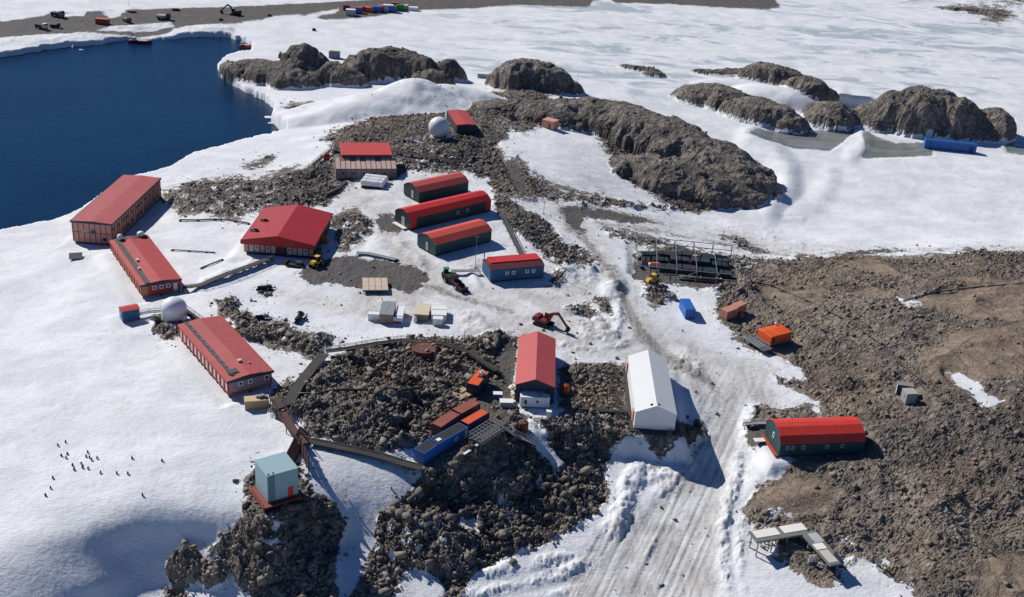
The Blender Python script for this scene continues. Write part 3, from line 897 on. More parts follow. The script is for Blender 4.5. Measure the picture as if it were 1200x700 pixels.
# ------------------------------------------------------------------ sea
bm = bmesh.new()
vs = [bm.verts.new(p) for p in ((-1400, 150, 0), (60, 150, 0), (60, 900, 0), (-1400, 900, 0))]
bm.faces.new(vs)
wme = bpy.data.meshes.new('sea_water')
bm.to_mesh(wme)
bm.free()
sea_o = bpy.data.objects.new('sea_water', wme)
sea_o['kind'] = 'structure'
COL.objects.link(sea_o)
m, nt = new_mat('cold_sea')
g = N(nt)
P = g.n('ShaderNodeNewGeometry').outputs['Position']
wv = g.math('ADD', g.noise(g.scale_vec(P, (.9, 1.6, 1), (0, 0, R(25))), .7, 4, .6), g.math('MULTIPLY', g.noise(P, .07, 3, .5), .6))
wc = g.mix(g.remap(g.noise(P, .016, 4, .55), .35, .65), (.002, .021, .060), (.003, .029, .076))
g.out(wc, .20, wv, .6, .25, spec=.16, IOR=1.33)
wme.materials.append(m)

# ------------------------------------------------------------------ sky and sun
SUN_AZ_TO = Vector((.79, -.61))          # the way shadows fall on the ground
SUN_EL = R(37.5)
w = bpy.data.worlds.new('World')
scene.world = w
w.use_nodes = True
nt = w.node_tree
bg = nt.nodes['Background']
sky = nt.nodes.new('ShaderNodeTexSky')
sky.sky_type = 'NISHITA'
sky.sun_disc = False
sky.sun_elevation = SUN_EL
sd = -SUN_AZ_TO.normalized()
sky.sun_rotation = math.atan2(sd.x, sd.y)
sky.air_density = 1.0
sky.dust_density = 0.0
sky.ozone_density = 3.0
tint = nt.nodes.new('ShaderNodeMix')
tint.data_type = 'RGBA'
tint.blend_type = 'MULTIPLY'
tint.inputs[0].default_value = 1.0
tint.inputs[7].default_value = (.60, .86, 1.28, 1)
nt.links.new(sky.outputs[0], tint.inputs[6])
nt.links.new(tint.outputs[2], bg.inputs[0])
bg.inputs[1].default_value = .05
sl = bpy.data.lights.new('sun', 'SUN')
sl.energy = 5.0
sl.angle = R(.53)
sl.color = (1.0, .95, .88)
so = bpy.data.objects.new('sun', sl)
so.rotation_euler = Vector((SUN_AZ_TO.normalized().x * math.cos(SUN_EL), SUN_AZ_TO.normalized().y * math.cos(SUN_EL), -math.sin(SUN_EL))).to_track_quat('-Z', 'Y').to_euler()
COL.objects.link(so)
vs = scene.view_settings
vs.view_transform = 'Standard'
vs.look = 'None'
vs.exposure = 0.02
scene.cycles.diffuse_bounces = 2
scene.cycles.max_bounces = 6
vs.gamma = 1.0
# ------------------------------------------------------------------ materials for built things
MATS = {}


def paint(name, col, rough=.5, wear=.25, lines=None, axis='X', spec=.35, metal=0.0, line_dark=.35, bump=.25):
    """painted sheet metal: slight fading and dirt, optional seams every `lines` metres along a local axis"""
    key = name
    if key in MATS:
        return MATS[key]
    m, nt = new_mat(name)
    g = N(nt)
    O = g.n('ShaderNodeTexCoord').outputs['Object']
    n1 = g.noise(O, .45, 5, .62)
    n2 = g.noise(g.scale_vec(O, (3, 3, .6)), 1.2, 4, .6)
    dirt = tuple(c * .62 + .03 for c in col)
    fade = tuple(min(1, c * 1.12 + .035) for c in col)
    c = g.mix(g.math('MULTIPLY', g.remap(n1, .35, .7), wear), col, fade)
    c = g.mix(g.math('MULTIPLY', g.remap(n2, .5, .75), min(1, wear * 1.5)), c, dirt)
    c = g.mix(g.math('MULTIPLY', g.remap(g.noise(O, .16, 4, .6), .40, .64), wear * .75), c, tuple(v * .74 + .012 for v in col))
    c = g.mix(g.math('MULTIPLY', g.remap(g.noise(g.scale_vec(O, (2.2, .35, 2.2)), .8, 4, .65), .58, .72), wear * .5), c, fade)
    bmp = n1
    if lines:
        sx = g.n('ShaderNodeSeparateXYZ')
        g.lk(O, sx.inputs[0])
        f = g.math('FRACT', g.math('DIVIDE', sx.outputs['XYZ'.index(axis)], lines))
        e = g.math('ABSOLUTE', g.math('SUBTRACT', f, .5))
        ln = g.remap(e, .37, .48)
        c = g.mix(g.math('MULTIPLY', ln, line_dark), c, dirt)
        bmp = g.math('SUBTRACT', 1.0, ln)
    g.out(c, rough, bmp, bump, .05, spec=spec, metal=metal)
    MATS[key] = m
    return m


RED = paint('red_roof_paint', (.43, .045, .040), .6, .5, .62, 'Y', line_dark=.5)
RED_X = paint('red_roof_paint_lengthwise', (.52, .050, .042), .55, .3, .62, 'X')
RED_HALL = paint('deep_red_roof', (.37, .014, .016), .5, .25, .9, 'X', line_dark=.2)
RED_WALL = paint('red_wall_paint', (.48, .055, .035), .55, .3)
ROSE = paint('faded_red_roof', (.40, .066, .062), .65, .5, .8, 'X', line_dark=.35)
SALMON = paint('salmon_panel', (.60, .29, .22), .65, .4)
SALMON_L = paint('salmon_container_paint', (.50, .22, .155), .65, .45, .32, 'X')
PALEWALL = paint('pale_wall_panel', (.50, .46, .42), .6, .35)
PINKWOOD = paint('pale_pink_boarding', (.62, .44, .36), .7, .4)
WOOD = paint('weathered_timber', (.42, .31, .20), .8, .5, .25, 'X')
CRATEWOOD = paint('crate_plywood', (.50, .34, .18), .75, .4)
WALKWOOD = paint('dark_walkway_boards', (.040, .036, .034), .85, .5, .3, 'X')
REDBROWN = paint('red_brown_walkway_boards', (.085, .036, .030), .85, .5, .3, 'X')
TEAL = paint('dark_green_cladding', (.012, .060, .068), .5, .25, .6, 'X')
BLACKGREEN = paint('blackish_green_cladding', (.012, .034, .038), .5, .25, .6, 'X')
BLUE = paint('blue_container_paint', (.018, .12, .42), .5, .3, .30, 'X')
BLUE_H = paint('blue_hut_cladding', (.022, .095, .215), .55, .3, .6, 'X')
NAVY = paint('navy_cladding', (.012, .028, .062), .5, .25, .5, 'X')
NAVYTRIM = paint('navy_trim', (.020, .042, .075), .5, .2)
DARK = paint('dark_steel', (.035, .036, .040), .55, .4)
BLACK = paint('black_rubber', (.016, .016, .017), .8, .3)
GREY = paint('grey_steel', (.22, .23, .24), .5, .4)
LGREY = paint('light_grey_steel', (.42, .43, .44), .5, .35)
DGREY = paint('grey_roof_strip', (.075, .075, .078), .8, .4)
WHITE = paint('white_paint', (.78, .78, .77), .5, .18)
WHITE_L = paint('white_sheet_roof', (.64, .655, .665), .5, .15, 1.0, 'Y', line_dark=.10)
WHITE_DOME = paint('white_radome_panel', (.70, .72, .74), .5, .2)
PALEBLUE = paint('pale_blue_cladding', (.26, .385, .43), .5, .15, 1.1, 'X', line_dark=.15)
ORANGE = paint('orange_paint', (.72, .10, .012), .5, .2)
ORANGE_L = paint('orange_container_paint', (.68, .095, .018), .5, .3, .32, 'X')
RUST = paint('red_brown_container_paint', (.26, .070, .045), .65, .5, .32, 'X')
RUSTTANK = paint('rusty_tank_steel', (.16, .052, .034), .75, .6)
YELLOW = paint('yellow_machine_paint', (.72, .40, .04), .5, .25)
GREEN = paint('green_machine_paint', (.02, .22, .05), .5, .25)
MACHRED = paint('dark_red_machine_paint', (.20, .020, .022), .5, .35)
BEIGE = paint('beige_crate_paint', (.62, .53, .38), .6, .3)
CRATEGREY = paint('grey_crate_paint', (.24, .26, .27), .6, .35, .6, 'Y')
GREYGREEN = paint('grey_green_sheet', (.30, .33, .31), .6, .3)
TAUPE = paint('brown_crate_side', (.26, .22, .17), .7, .4)
OFFWHITE = paint('off_white_panel', (.78, .75, .70), .6, .2)
CONCRETE = paint('pale_concrete', (.36, .35, .33), .85, .4)
GLASSM, _nt = new_mat('dark_window_glass')
_g = N(_nt)
_g.out((.012, .016, .022), .12, spec=.5)


# ------------------------------------------------------------------ mesh helpers
class MB:
    def __init__(s):
        s.v, s.f, s.sm = [], [], []

    def add(s, vs, fs, smooth=False):
        o = len(s.v)
        s.v += [tuple(p) for p in vs]
        s.f += [tuple(i + o for i in f) for f in fs]
        s.sm += [smooth] * len(fs)
        return s

    def box(s, c, d, rz=0.0, ry=0.0, rx=0.0, taper=1.0):
        x, y, z = d[0] / 2, d[1] / 2, d[2] / 2
        M = Matrix.Rotation(rz, 3, 'Z') @ Matrix.Rotation(ry, 3, 'Y') @ Matrix.Rotation(rx, 3, 'X')
        vs = []
        for sz in (-1, 1):
            t = taper if sz > 0 else 1
            for sx, sy in ((-1, -1), (1, -1), (1, 1), (-1, 1)):
                vs.append(Vector(c) + M @ Vector((sx * x * t, sy * y * t, sz * z)))
        return s.add(vs, [(0, 3, 2, 1), (4, 5, 6, 7), (0, 1, 5, 4), (1, 2, 6, 5), (2, 3, 7, 6), (3, 0, 4, 7)])

    def prism(s, prof, x0, x1, axis='x'):
        """profile of (across, up) points swept along an axis"""
        n = len(prof)
        if axis == 'x':
            vs = [(x0, a, b) for a, b in prof] + [(x1, a, b) for a, b in prof]
        else:
            vs = [(a, x0, b) for a, b in prof] + [(a, x1, b) for a, b in prof]
        fs = [(i, (i + 1) % n, n + (i + 1) % n, n + i) for i in range(n)] + [tuple(range(n))[::-1], tuple(range(n, 2 * n))]
        return s.add(vs, fs)

    def bar(s, a, b, w, h=None, up=(0, 0, 1)):
        a, b = Vector(a), Vector(b)
        h = h or w
        d = (b - a)
        if d.length < 1e-6:
            return s
        d.normalize()
        u = Vector(up)
        if abs(d.dot(u)) > .95:
            u = Vector((1, 0, 0))
        sx = d.cross(u).normalized()
        u = sx.cross(d)
        vs = [p + sx * i * w / 2 + u * j * h / 2 for p in (a, b) for i, j in ((-1, -1), (1, -1), (1, 1), (-1, 1))]
        return s.add(vs, [(0, 3, 2, 1), (4, 5, 6, 7), (0, 1, 5, 4), (1, 2, 6, 5), (2, 3, 7, 6), (3, 0, 4, 7)])

    def tube(s, pts, r, n=8, cap=True):
        pts = [Vector(p) for p in pts]
        rs = r if isinstance(r, (list, tuple)) else [r] * len(pts)
        vs = []
        for i, p in enumerate(pts):
            d = (pts[min(i + 1, len(pts) - 1)] - pts[max(i - 1, 0)]).normalized()
            u = Vector((0, 0, 1)) if abs(d.z) < .9 else Vector((1, 0, 0))
            sx = d.cross(u).normalized()
            u = sx.cross(d)
            vs += [p + (sx * math.cos(6.28319 * k / n) + u * math.sin(6.28319 * k / n)) * rs[i] for k in range(n)]
        fs = []
        for i in range(len(pts) - 1):
            fs += [(i * n + k, i * n + (k + 1) % n, (i + 1) * n + (k + 1) % n, (i + 1) * n + k) for k in range(n)]
        s.add(vs, fs, True)
        if cap:
            o = len(s.v) - len(vs)
            s.f += [tuple(o + k for k in range(n))[::-1], tuple(o + (len(pts) - 1) * n + k for k in range(n))]
            s.sm += [False, False]
        return s

    def lathe(s, prof, c=(0, 0, 0), n=24, smooth=True):
        vs = []
        for r, z in prof:
            vs += [(c[0] + r * math.cos(6.28319 * k / n), c[1] + r * math.sin(6.28319 * k / n), c[2] + z) for k in range(n)]
        fs = []
        for i in range(len(prof) - 1):
            fs += [(i * n + k, i * n + (k + 1) % n, (i + 1) * n + (k + 1) % n, (i + 1) * n + k) for k in range(n)]
        fs += [tuple(range(n))[::-1], tuple((len(prof) - 1) * n + k for k in range(n))]
        return s.add(vs, fs, smooth)

    def ball(s, c, r, n=16, sz=1.0):
        prof = [(max(r * math.sin(math.pi * i / n), .002), -r * sz * math.cos(math.pi * i / n)) for i in range(n + 1)]
        return s.lathe(prof, c, n * 2)

    def build(s, name, mat, parent=None, bevel=0.0, loc=None):
        me = bpy.data.meshes.new(name)
        me.from_pydata(s.v, [], s.f)
        me.polygons.foreach_set('use_smooth', s.sm)
        bm = bmesh.new()
        bm.from_mesh(me)
        bmesh.ops.recalc_face_normals(bm, faces=bm.faces)
        if bevel:
            bmesh.ops.bevel(bm, geom=[e for e in bm.edges if e.calc_face_angle(0) > .6], offset=bevel, segments=1, affect='EDGES', clamp_overlap=True)
        bm.to_mesh(me)
        bm.free()
        me.materials.append(mat)
        o = bpy.data.objects.new(name, me)
        if loc is not None:
            o.location = loc
        if parent:
            o.parent = parent
        COL.objects.link(o)
        return o


def tag(o, label, cat, group=None):
    o['label'] = label
    o['category'] = cat
    if group:
        o['group'] = group
    return o


def thing(name, label, cat, loc, rz=0.0, group=None):
    o = bpy.data.objects.new(name, None)
    COL.objects.link(o)
    o.empty_display_size = .5
    o.location = loc
    o.rotation_euler = (0, 0, rz)
    return tag(o, label, cat, group)


def copy_tree(o, parent=None):
    c = o.copy()
    COL.objects.link(c)
    if parent:
        c.parent = parent
    for ch in list(o.children):
        copy_tree(ch, c)
    return c


def at_foot(name, label, cat, fname, group=None):
    x, y, z, a, lu, lv, h = FOOT[fname]
    return thing(name, label, cat, (x, y, z), a, group), lu, lv, h


def wall_point(side, lx, ly, s, d):
    """s along the wall seen from outside, d outward"""
    if side == 'front':
        return (s, -ly / 2 - d, 0)
    if side == 'back':
        return (-s, ly / 2 + d, 0)
    if side == 'left':
        return (-lx / 2 - d, -s, math.pi / 2)
    return (lx / 2 + d, s, math.pi / 2)


def window(parent, side, lx, ly, s, z, w, h, frame=None, pane=None, t=.12, name='window'):
    x, y, r = wall_point(side, lx, ly, s, .03)
    f = MB()
    f.box((0, 0, h / 2 - t / 2), (w, .10, t)).box((0, 0, -h / 2 + t / 2), (w, .10, t))
    f.box((-w / 2 + t / 2, 0, 0), (t, .10, h - 2 * t)).box((w / 2 - t / 2, 0, 0), (t, .10, h - 2 * t))
    o = f.build(name, frame or WHITE, parent)
    o.location = (x, y, z)
    o.rotation_euler = (0, 0, r)
    MB().box((0, 0, 0), (w - 2 * t - .004, .05, h - 2 * t - .004)).build('pane', pane or GLASSM, o)
    return o


def door(parent, side, lx, ly, s, z0, w=1.0, h=2.0, mat=None, handle=True):
    x, y, r = wall_point(side, lx, ly, s, .03)
    o = MB().box((0, 0, h / 2), (w, .09, h)).build('door', mat or WHITE, parent, .015)
    o.location = (x, y, z0)
    o.rotation_euler = (0, 0, r)
    sg = -1 if side in ('front', 'left') else 1
    if handle:
        MB().box((w * .36, sg * .07 if side == 'front' else .07, h * .48), (.12, .06, .05)).build('handle', DARK, o)
    return o


def stilts(parent, lx, ly, z1, depth=2.2, nx=5, ny=3, mat=None, w=.22):
    for i in range(nx):
        for j in range(ny):
            if 0 < i < nx - 1 and 0 < j < ny - 1:
                continue
            x = -lx / 2 + .3 + (lx - .6) * i / (nx - 1)
            y = -ly / 2 + .3 + (ly - .6) * j / (ny - 1)
            MB().box((x, y, (z1 - depth) / 2), (w, w, z1 + depth)).build('stilt', mat or DARK, parent)


# ------------------------------------------------------------------ long flat-roofed buildings on the left
def flat_roof(parent, lx, ly, h, over, roofmat, trim, rise=.35, along='y'):
    """very low gable with a fascia all round"""
    a, b = lx / 2 + over, ly / 2 + over
    if along == 'y':
        MB().prism([(-a, h + .04), (a, h + .04), (a, h + .12), (0, h + .12 + rise), (-a, h + .12)], -b, b, 'y').build('roof', roofmat, parent)
    else:
        MB().prism([(-b, h + .04), (b, h + .04), (b, h + .12), (0, h + .12 + rise), (-b, h + .12)], -a, a, 'x').build('roof', roofmat, parent)
    f = MB()
    f.box((0, -b - .06, h - .1), (2 * a + .24, .12, .5)).box((0, b + .06, h - .1), (2 * a + .24, .12, .5))
    f.box((-a - .06, 0, h - .1), (.12, 2 * b, .5)).box((a + .06, 0, h - .1), (.12, 2 * b, .5))
    f.build('fascia', trim, parent)


t, lx, ly, h = at_foot('dormitory_building', 'two-storey salmon panelled building with a faded red roof at the edge of the sea', 'building', 'dormitory')
MB().box((0, 0, (h + .5) / 2 - .0), (lx, ly, h - .5)).build('wall', SALMON, t)
MB().box((0, 0, -.9), (lx - .5, ly - .5, 2.6)).build('base', DARK, t)
flat_roof(t, lx, ly, h + .05, .22, ROSE, NAVYTRIM, .25)
ny = 22
for i in range(ny + 1):
    y = -ly / 2 + .1 + (ly - .2) * i / ny
    for sx in (-1, 1):
        MB().box((sx * (lx / 2 + .05), y, .5 + (h - .62) / 2), (.10, .22, h - .66)).build('wall_rib', paint('brown_post', (.11, .05, .042), .7, .3), t)
band = MB()
band.box((0, -ly / 2 - .03, h * .53), (lx - .1, .06, .12))
for i in range(8):
    band.box((-lx / 2 + .12 + (lx - .24) * i / 7, -ly / 2 - .035, .5 + (h - .7) / 2), (.13, .07, h - .72))
band.build('wall_batten', paint('dark_batten', (.10, .045, .04), .7, .3), t)
for i in range(ny):
    if i % 2 == 0 or i in (5, 11):
        for zz in (1.9, 4.5):
            window(t, 'right', lx, ly, -ly / 2 + .1 + (ly - .2) * (i + .5) / ny, zz, .85, 1.15, SALMON, GLASSM, .1)
window(t, 'front', lx, ly, 3.1, 1.7, .8, .8, NAVYTRIM, GLASSM, .1)
window(t, 'front', lx, ly, .3, 3.6, 1.3, 1.2, GREY, GLASSM, .1)
window(t, 'front', lx, ly, -2.2, 3.7, 1.1, .9, SALMON, paint('pale_pane', (.55, .45, .40), .5, .1), .08)
stair = MB()
stair.bar((lx / 2 + .3, ly / 2 - 2, 1.2), (lx / 2 + 3.4, ly / 2 - 3.4, -.6), .9, .1)
stair.build('entrance_ramp', WALKWOOD, t)


def long_block(t, lx, ly, h, wallmat, slotmat, n, front_windows, navy):
    z0 = .9
    MB().box((0, 0, z0 + (h - z0) / 2), (lx, ly, h - z0)).build('wall', wallmat, t)
    stilts(t, lx, ly, z0, 2.4, 3, 9)
    flat_roof(t, lx, ly, h + .03, .18, RED if not navy else ROSE, RED_WALL, .45)
    MB().box((0, -ly / 2 - .34, h - .02), (lx + .7, .12, .56)).build('front_fascia', NAVYTRIM, t)
    for i in range(n):
        s = -ly / 2 + .9 + (ly - 1.8) * i / (n - 1)
        window(t, 'left', lx, ly, s, z0 + .5 + (h - z0 - .9) * .5, .95, h - z0 - .75, slotmat, slotmat if navy else GLASSM, .14)
    for i in range(n + 1):
        s = -ly / 2 + .9 + (ly - 1.8) * (i - .5) / (n - 1)
        MB().box((-lx / 2 - .08, max(-ly / 2 + .1, min(ly / 2 - .1, s)), z0 + (h - z0) / 2), (.16, .34, h - z0 - .1)).build('wall_fin', RED_WALL, t)
    for s, w, hh in front_windows:
        window(t, 'front', lx, ly, s, h - 1.15, w, hh, WHITE, GLASSM, .2)


t, lx, ly, h = at_foot('laboratory_building', 'long red building with ochre side panels and a grey roof strip, nearest the two-storey block', 'building', 'lab')
long_block(t, lx, ly, h, RED_WALL, paint('ochre_panel', (.36, .20, .09), .7, .3), 13, [(-lx / 2 + 3.0, .95, .95), (-lx / 2 + 4.6, .95, .95), (-lx / 2 + 6.2, .95, .95)], False)
MB().box((-lx / 2 + .75, -ly / 2 - .03, 2.1), (1.3, .06, 2.2)).build('corner_panel', paint('ochre_corner', (.40, .24, .09), .7, .3), t)
door(t, 'front', lx, ly, lx / 2 - 1.2, .95, .9, 1.9)
sp = MB()
sp.box((-lx / 2 + 1.5, 0, h + .34), (1.2, ly + .3, .22)).box((.9, ly / 2 - .8, h + .44), (lx - 2.2, 1.2, .30))
sp.build('roof_walkway', DGREY, t)
MB().box((-lx / 2 + 2.6, -1.2, h + .62), (.6, .6, .7)).build('roof_vent', WHITE, t)
MB().box((-lx / 2 + 1.7, -6.2, h + .62), (.45, .5, .7)).build('roof_vent', WHITE, t)
dm = MB().lathe([(.55, 0), (.72, .35), (.74, .8), (.6, 1.2), (.3, 1.42), (.02, 1.48)], (-lx / 2 + 2.2, ly / 2 - .9, h + .45), 16).build('roof_dome', WHITE, t)
dm = MB().lathe([(.7, 0), (.95, .35), (.9, .8), (.6, 1.1), (.02, 1.25)], (lx / 2 - 1.6, ly / 2 - .4, h + .45), 16).build('roof_dome', WHITE, t)

t, lx, ly, h = at_foot('office_building', 'long red building with white window strips and a dark roof walkway beside the white tower', 'building', 'office')
long_block(t, lx, ly, h, RED_WALL, paint('white_window_strip', (.66, .62, .58), .6, .2), 13, [(-2.0, .95, .95), (-.0, .95, .95), (lx / 2 - 1.1, 1.0, 1.1)], True)
MB().box((0, -ly / 2 - .02, 2.3), (lx - .5, .04, 2.4)).build('front_panel', paint('mauve_grey_panel', (.30, .23, .24), .7, .3), t)
sp = MB()
sp.box((-lx / 2 + 1.55, .6, h + .40), (.75, ly - 1.2, .2)).box((-lx / 2 + 2.0, -ly / 2 + 2.6, h + .5), (2.1, 1.7, .22))
sp.build('roof_walkway', DGREY, t)
for k in range(9):
    MB().box((-lx / 2 + 1.55, -ly / 2 + 5 + k * 2.5, h + .62), (.22, .22, .25)).build('roof_lamp', LGREY, t)
MB().box((.1, -ly / 2 + 5.6, h + .75), (.75, .75, .5)).build('roof_vent', BEIGE, t)
MB().box((1.6, -ly / 2 + 4.3, h + .62), (.35, .35, .3)).build('roof_vent', LGREY, t)
MB().tube([(lx / 2 - 2.4, -ly / 2 + .3, .9), (lx / 2 - 2.4, -ly / 2 + .3, h + 3.2)], .05, 6).build('aerial', LGREY, t)

# ------------------------------------------------------------------ radomes
p = at(205, 377)
t = thing('radome_tower', 'white rounded radar tower standing at the head of the long red building with window strips', 'radome', p)
MB().lathe([(2.75, .6), (2.8, 1.2), (2.8, 3.4)], (0, 0, 0), 24, False).build('tower_wall', WHITE_DOME, t)
MB().lathe([(2.8, 3.4)] + [(max(2.8 * math.cos(a), .03), 3.4 + 2.5 * math.sin(a)) for a in [i * math.pi / 20 for i in range(1, 11)]], (0, 0, 0), 24).build('dome', WHITE_DOME, t)
bb = MB()
for k in range(8):
    a = k * .785 + .2
    bb.box((2.3 * math.cos(a), 2.3 * math.sin(a), -.4), (.28, .28, 2.0), a)
bb.build('base_frame', DARK, t)
p = at(514, 161)
t = thing('radome_ball', 'white radome ball on a pale round plinth beside the small far red roofed hut', 'radome', p)
MB().lathe([(3.0, -1.2), (3.0, .35), (2.4, .5)], (0, 0, 0), 28, False).build('plinth', CONCRETE, t)
MB().ball((0, 0, 3.5), 3.5, 14).build('dome', WHITE_DOME, t)
MB().box((3.2, -.6, 1.0), (1.4, 1.0, 1.6), .4).build('service_hatch', WHITE, t)
MB().box((3.1, 1.0, 4.2), (1.2, .8, .9), .2).build('air_unit', LGREY, t)

# ------------------------------------------------------------------ small blue hut
t, lx, ly, h = at_foot('survey_hut', 'tiny blue hut with a bright red roof left of the white tower', 'hut', 'small_hut')
MB().box((0, 0, .3 + (h - .3) / 2), (lx, ly, h - .3)).build('wall', BLUE_H, t)
MB().prism([(-ly / 2 - .15, h + .003), (ly / 2 + .15, h + .003), (ly / 2 + .15, h + .14), (0, h + .5), (-ly / 2 - .15, h + .14)], -lx / 2 - .12, lx / 2 + .12).build('roof', RED_X, t)
door(t, 'left', lx, ly, 0, .35, .85, 1.9, paint('light_blue_door', (.20, .36, .50), .5, .1))
stilts(t, lx, ly, .3, 1.6, 3, 2)

# ------------------------------------------------------------------ pale blue tower on its red deck
t, lx, ly, h = at_foot('blue_tower_hut', 'pale blue windowless block with a red door on a red-brown deck above the dark rocks', 'building', 'tower')
MB().box((0, 0, .9 + (h - .9) / 2), (lx, ly, h - .9)).build('wall', PALEBLUE, t, .04)
MB().box((0, 0, h + .05), (lx + .12, ly + .12, .1)).build('roof', paint('pale_blue_roof', (.29, .42, .46), .5, .12), t)
MB().box((-lx / 2 + .75, -ly / 2 - .035, .95 + (h - 1.0) / 2), (1.1, .07, h - 1.1)).build('corner_panel', paint('dull_blue_panel', (.10, .19, .23), .5, .1), t)  # darker blue strip at the left corner of the front wall
door(t, 'front', lx, ly, lx / 2 - 1.4, 1.0, .95, 1.9, paint('vivid_red_door', (.62, .030, .014), .5, .1))
for sx in (.35, 1.2):
    MB().box((-lx / 2 + sx, -ly / 2 + .35, h + .16), (.28, .2, .14)).build('roof_bracket', DARK, t)
dk = MB()
dk.box((-.55, -.45, .78), (lx + 1.5, ly + 1.3, .16))
dk.build('deck', paint('red_oxide_deck', (.22, .045, .030), .7, .4, .3, 'X'), t)
rl = MB()
for z in (1.25, 1.75):
    rl.bar((-lx / 2 - 1.25, -ly / 2 - 1.05, z), (-lx / 2 - 1.25, ly / 2 + .1, z), .06)
for k in range(5):
    y = -ly / 2 - 1.05 + k * (ly + 1.1) / 4
    rl.bar((-lx / 2 - 1.25, y, .8), (-lx / 2 - 1.25, y, 1.8), .06)
rl.build('railing', paint('red_oxide_rail', (.30, .07, .045), .7, .3), t)
for i in range(4):
    for j in range(3):
        MB().box((-lx / 2 - 1.0 + i * (lx + 1.1) / 3, -ly / 2 - .9 + j * (ly + .9) / 2, -.9), (.2, .2, 3.2)).build('stilt', DARK, t)

# ------------------------------------------------------------------ big red hall
t, lx, ly, h = at_foot('dining_hall', 'broad hall with a deep crimson gabled roof and a pale boarded front', 'building', 'hall')
MB().box((0, .2, .5 + (h - .5) / 2), (lx - 1.0, ly - 1.2, h - .5)).build('wall', DARK, t)
MB().box((0, 0, -.4), (lx - 2.0, ly - 2.0, 1.8)).build('base', DARK, t)
rise = 1.7
MB().prism([(-lx / 2, h - .1), (-lx / 2 + .1, h - 1.1), (lx / 2 - .1, h - 1.1), (lx / 2, h - .1), (0, h + rise)], -ly / 2, ly / 2, 'y').build('roof', RED_HALL, t)
MB().prism([(-lx / 2 - .1, h - 1.2), (lx / 2 + .1, h - 1.2), (lx / 2 + .1, h - .05), (0, h + rise + .05), (-lx / 2 - .1, h - .05)], -ly / 2 - .15, -ly / 2 - .004, 'y').build('gable_fascia', paint('crimson_fascia', (.40, .018, .018), .5, .2), t)
n = 13
for i in range(n):
    x = -lx / 2 + 1.1 + (lx - 2.2) * i / (n - 1)
    if i in (6, 7):
        continue
    MB().box((x, -ly / 2 + .76, 1.95), (1.12, .12, 2.3)).build('wall_panel', PALEWALL if i % 3 else SALMON, t)
for i in (2, 4, 8, 11):
    x = -lx / 2 + 1.1 + (lx - 2.2) * i / (n - 1)
    w_ = window(t, 'front', lx, ly - 1.2, x, 2.1, .75, 1.0, WHITE, GLASSM, .12)
    w_.location.y = -ly / 2 + .68
door(t, 'front', lx, ly - 1.0, .6, .6, 1.8, 2.2, paint('dark_red_door', (.10, .016, .016), .6, .1))
for (x, y, r_) in ((-lx / 2 + 1.2, -ly / 2 + 5.5, .5), (-lx / 2 + 1.9, -ly / 2 + 12.5, .6)):
    MB().tube([(x, y, h + .1), (x, y, h + .75), (x + 1.1, y - .5, h + .95), (x + 2.1, y - .9, h + .75)], .34, 8).build('roof_duct', DARK, t)
MB().box((lx / 2 + .6, -ly / 2 + 2.0, 1.1), (1.2, 3.0, 2.2)).build('side_porch', DARK, t)

p = at(380, 285)
t = thing('generator_box', 'yellow upright box standing against the right side of the red hall', 'box', (p.x, p.y, p.z), -.05)
MB().box((0, 0, 1.0), (1.9, 1.7, 2.0)).build('body', paint('brown_yellow_side', (.30, .17, .05), .6, .3), t, .03)
MB().box((0, 0, 2.06), (2.0, 1.8, .12)).build('lid', YELLOW, t)
MB().box((.1, .1, 2.18), (.7, .5, .12)).build('hatch', paint('ochre_hatch', (.45, .22, .04), .6, .2), t)

# ------------------------------------------------------------------ long roofed building with the boarded lean-to
t, lx, ly, h = at_foot('workshop_building', 'red flat roofed building with a lower row of pale pink boarded bays along its front', 'building', 'long_roof')
z0 = .6
MB().box((0, 0, z0 + (h - z0) / 2), (lx - .3, ly - .4, h - z0)).build('wall', paint('maroon_wall', (.16, .05, .045), .6, .3), t)
MB().box((0, 0, -.6), (lx - 1, ly - 1, 2.4)).build('base', DARK, t)
MB().prism([(-ly / 2, h), (ly / 2, h), (ly / 2, h + .18), (-ly / 2, h + .12)], -lx / 2, lx / 2).build('roof', RED_X, t)
MB().box((0, -ly / 2 - .06, h - .12), (lx, .1, .5)).build('fascia', paint('dark_red_fascia', (.20, .03, .03), .5, .2), t)
n = 12
w0, w1, d0 = -lx / 2 - 2.0, lx / 2 + .9, 5.2
MB().prism([(-ly / 2 - d0, .1), (-ly / 2 - .02, .1), (-ly / 2 - .02, 5.1), (-ly / 2 - d0, 3.4)], w0, w1).build('annex_wall', paint('mauve_boarding', (.22, .16, .155), .7, .4), t)
for i in range(n):
    x = w0 + (w1 - w0) * (i + .5) / n
    wd = ((w1 - w0) / n - .28) / 2
    yb = -ly / 2 - .1 - (0 if i not in (1, 3, 5, 8) else 1.7)
    za = lambda y: 3.4 + 1.7 * (y + ly / 2 + d0) / d0 + .02
    MB().prism([(-ly / 2 - d0, za(-ly / 2 - d0)), (yb, za(yb)), (yb, za(yb) + .1), (-ly / 2 - d0, za(-ly / 2 - d0) + .1)], x - wd, x + wd).build('roof_panel', PINKWOOD, t)
    MB().box((x, -ly / 2 - d0 - .05, 1.75), ((w1 - w0) / n - .35, .08, 2.8)).build('wall_panel', paint('mauve_board_panel', (.30, .235, .225), .7, .4), t)
    if i % 2:
        window(t, 'front', lx, ly + 2 * d0 + .16, x, 2.0, .6, .7, DARK, GLASSM, .08)

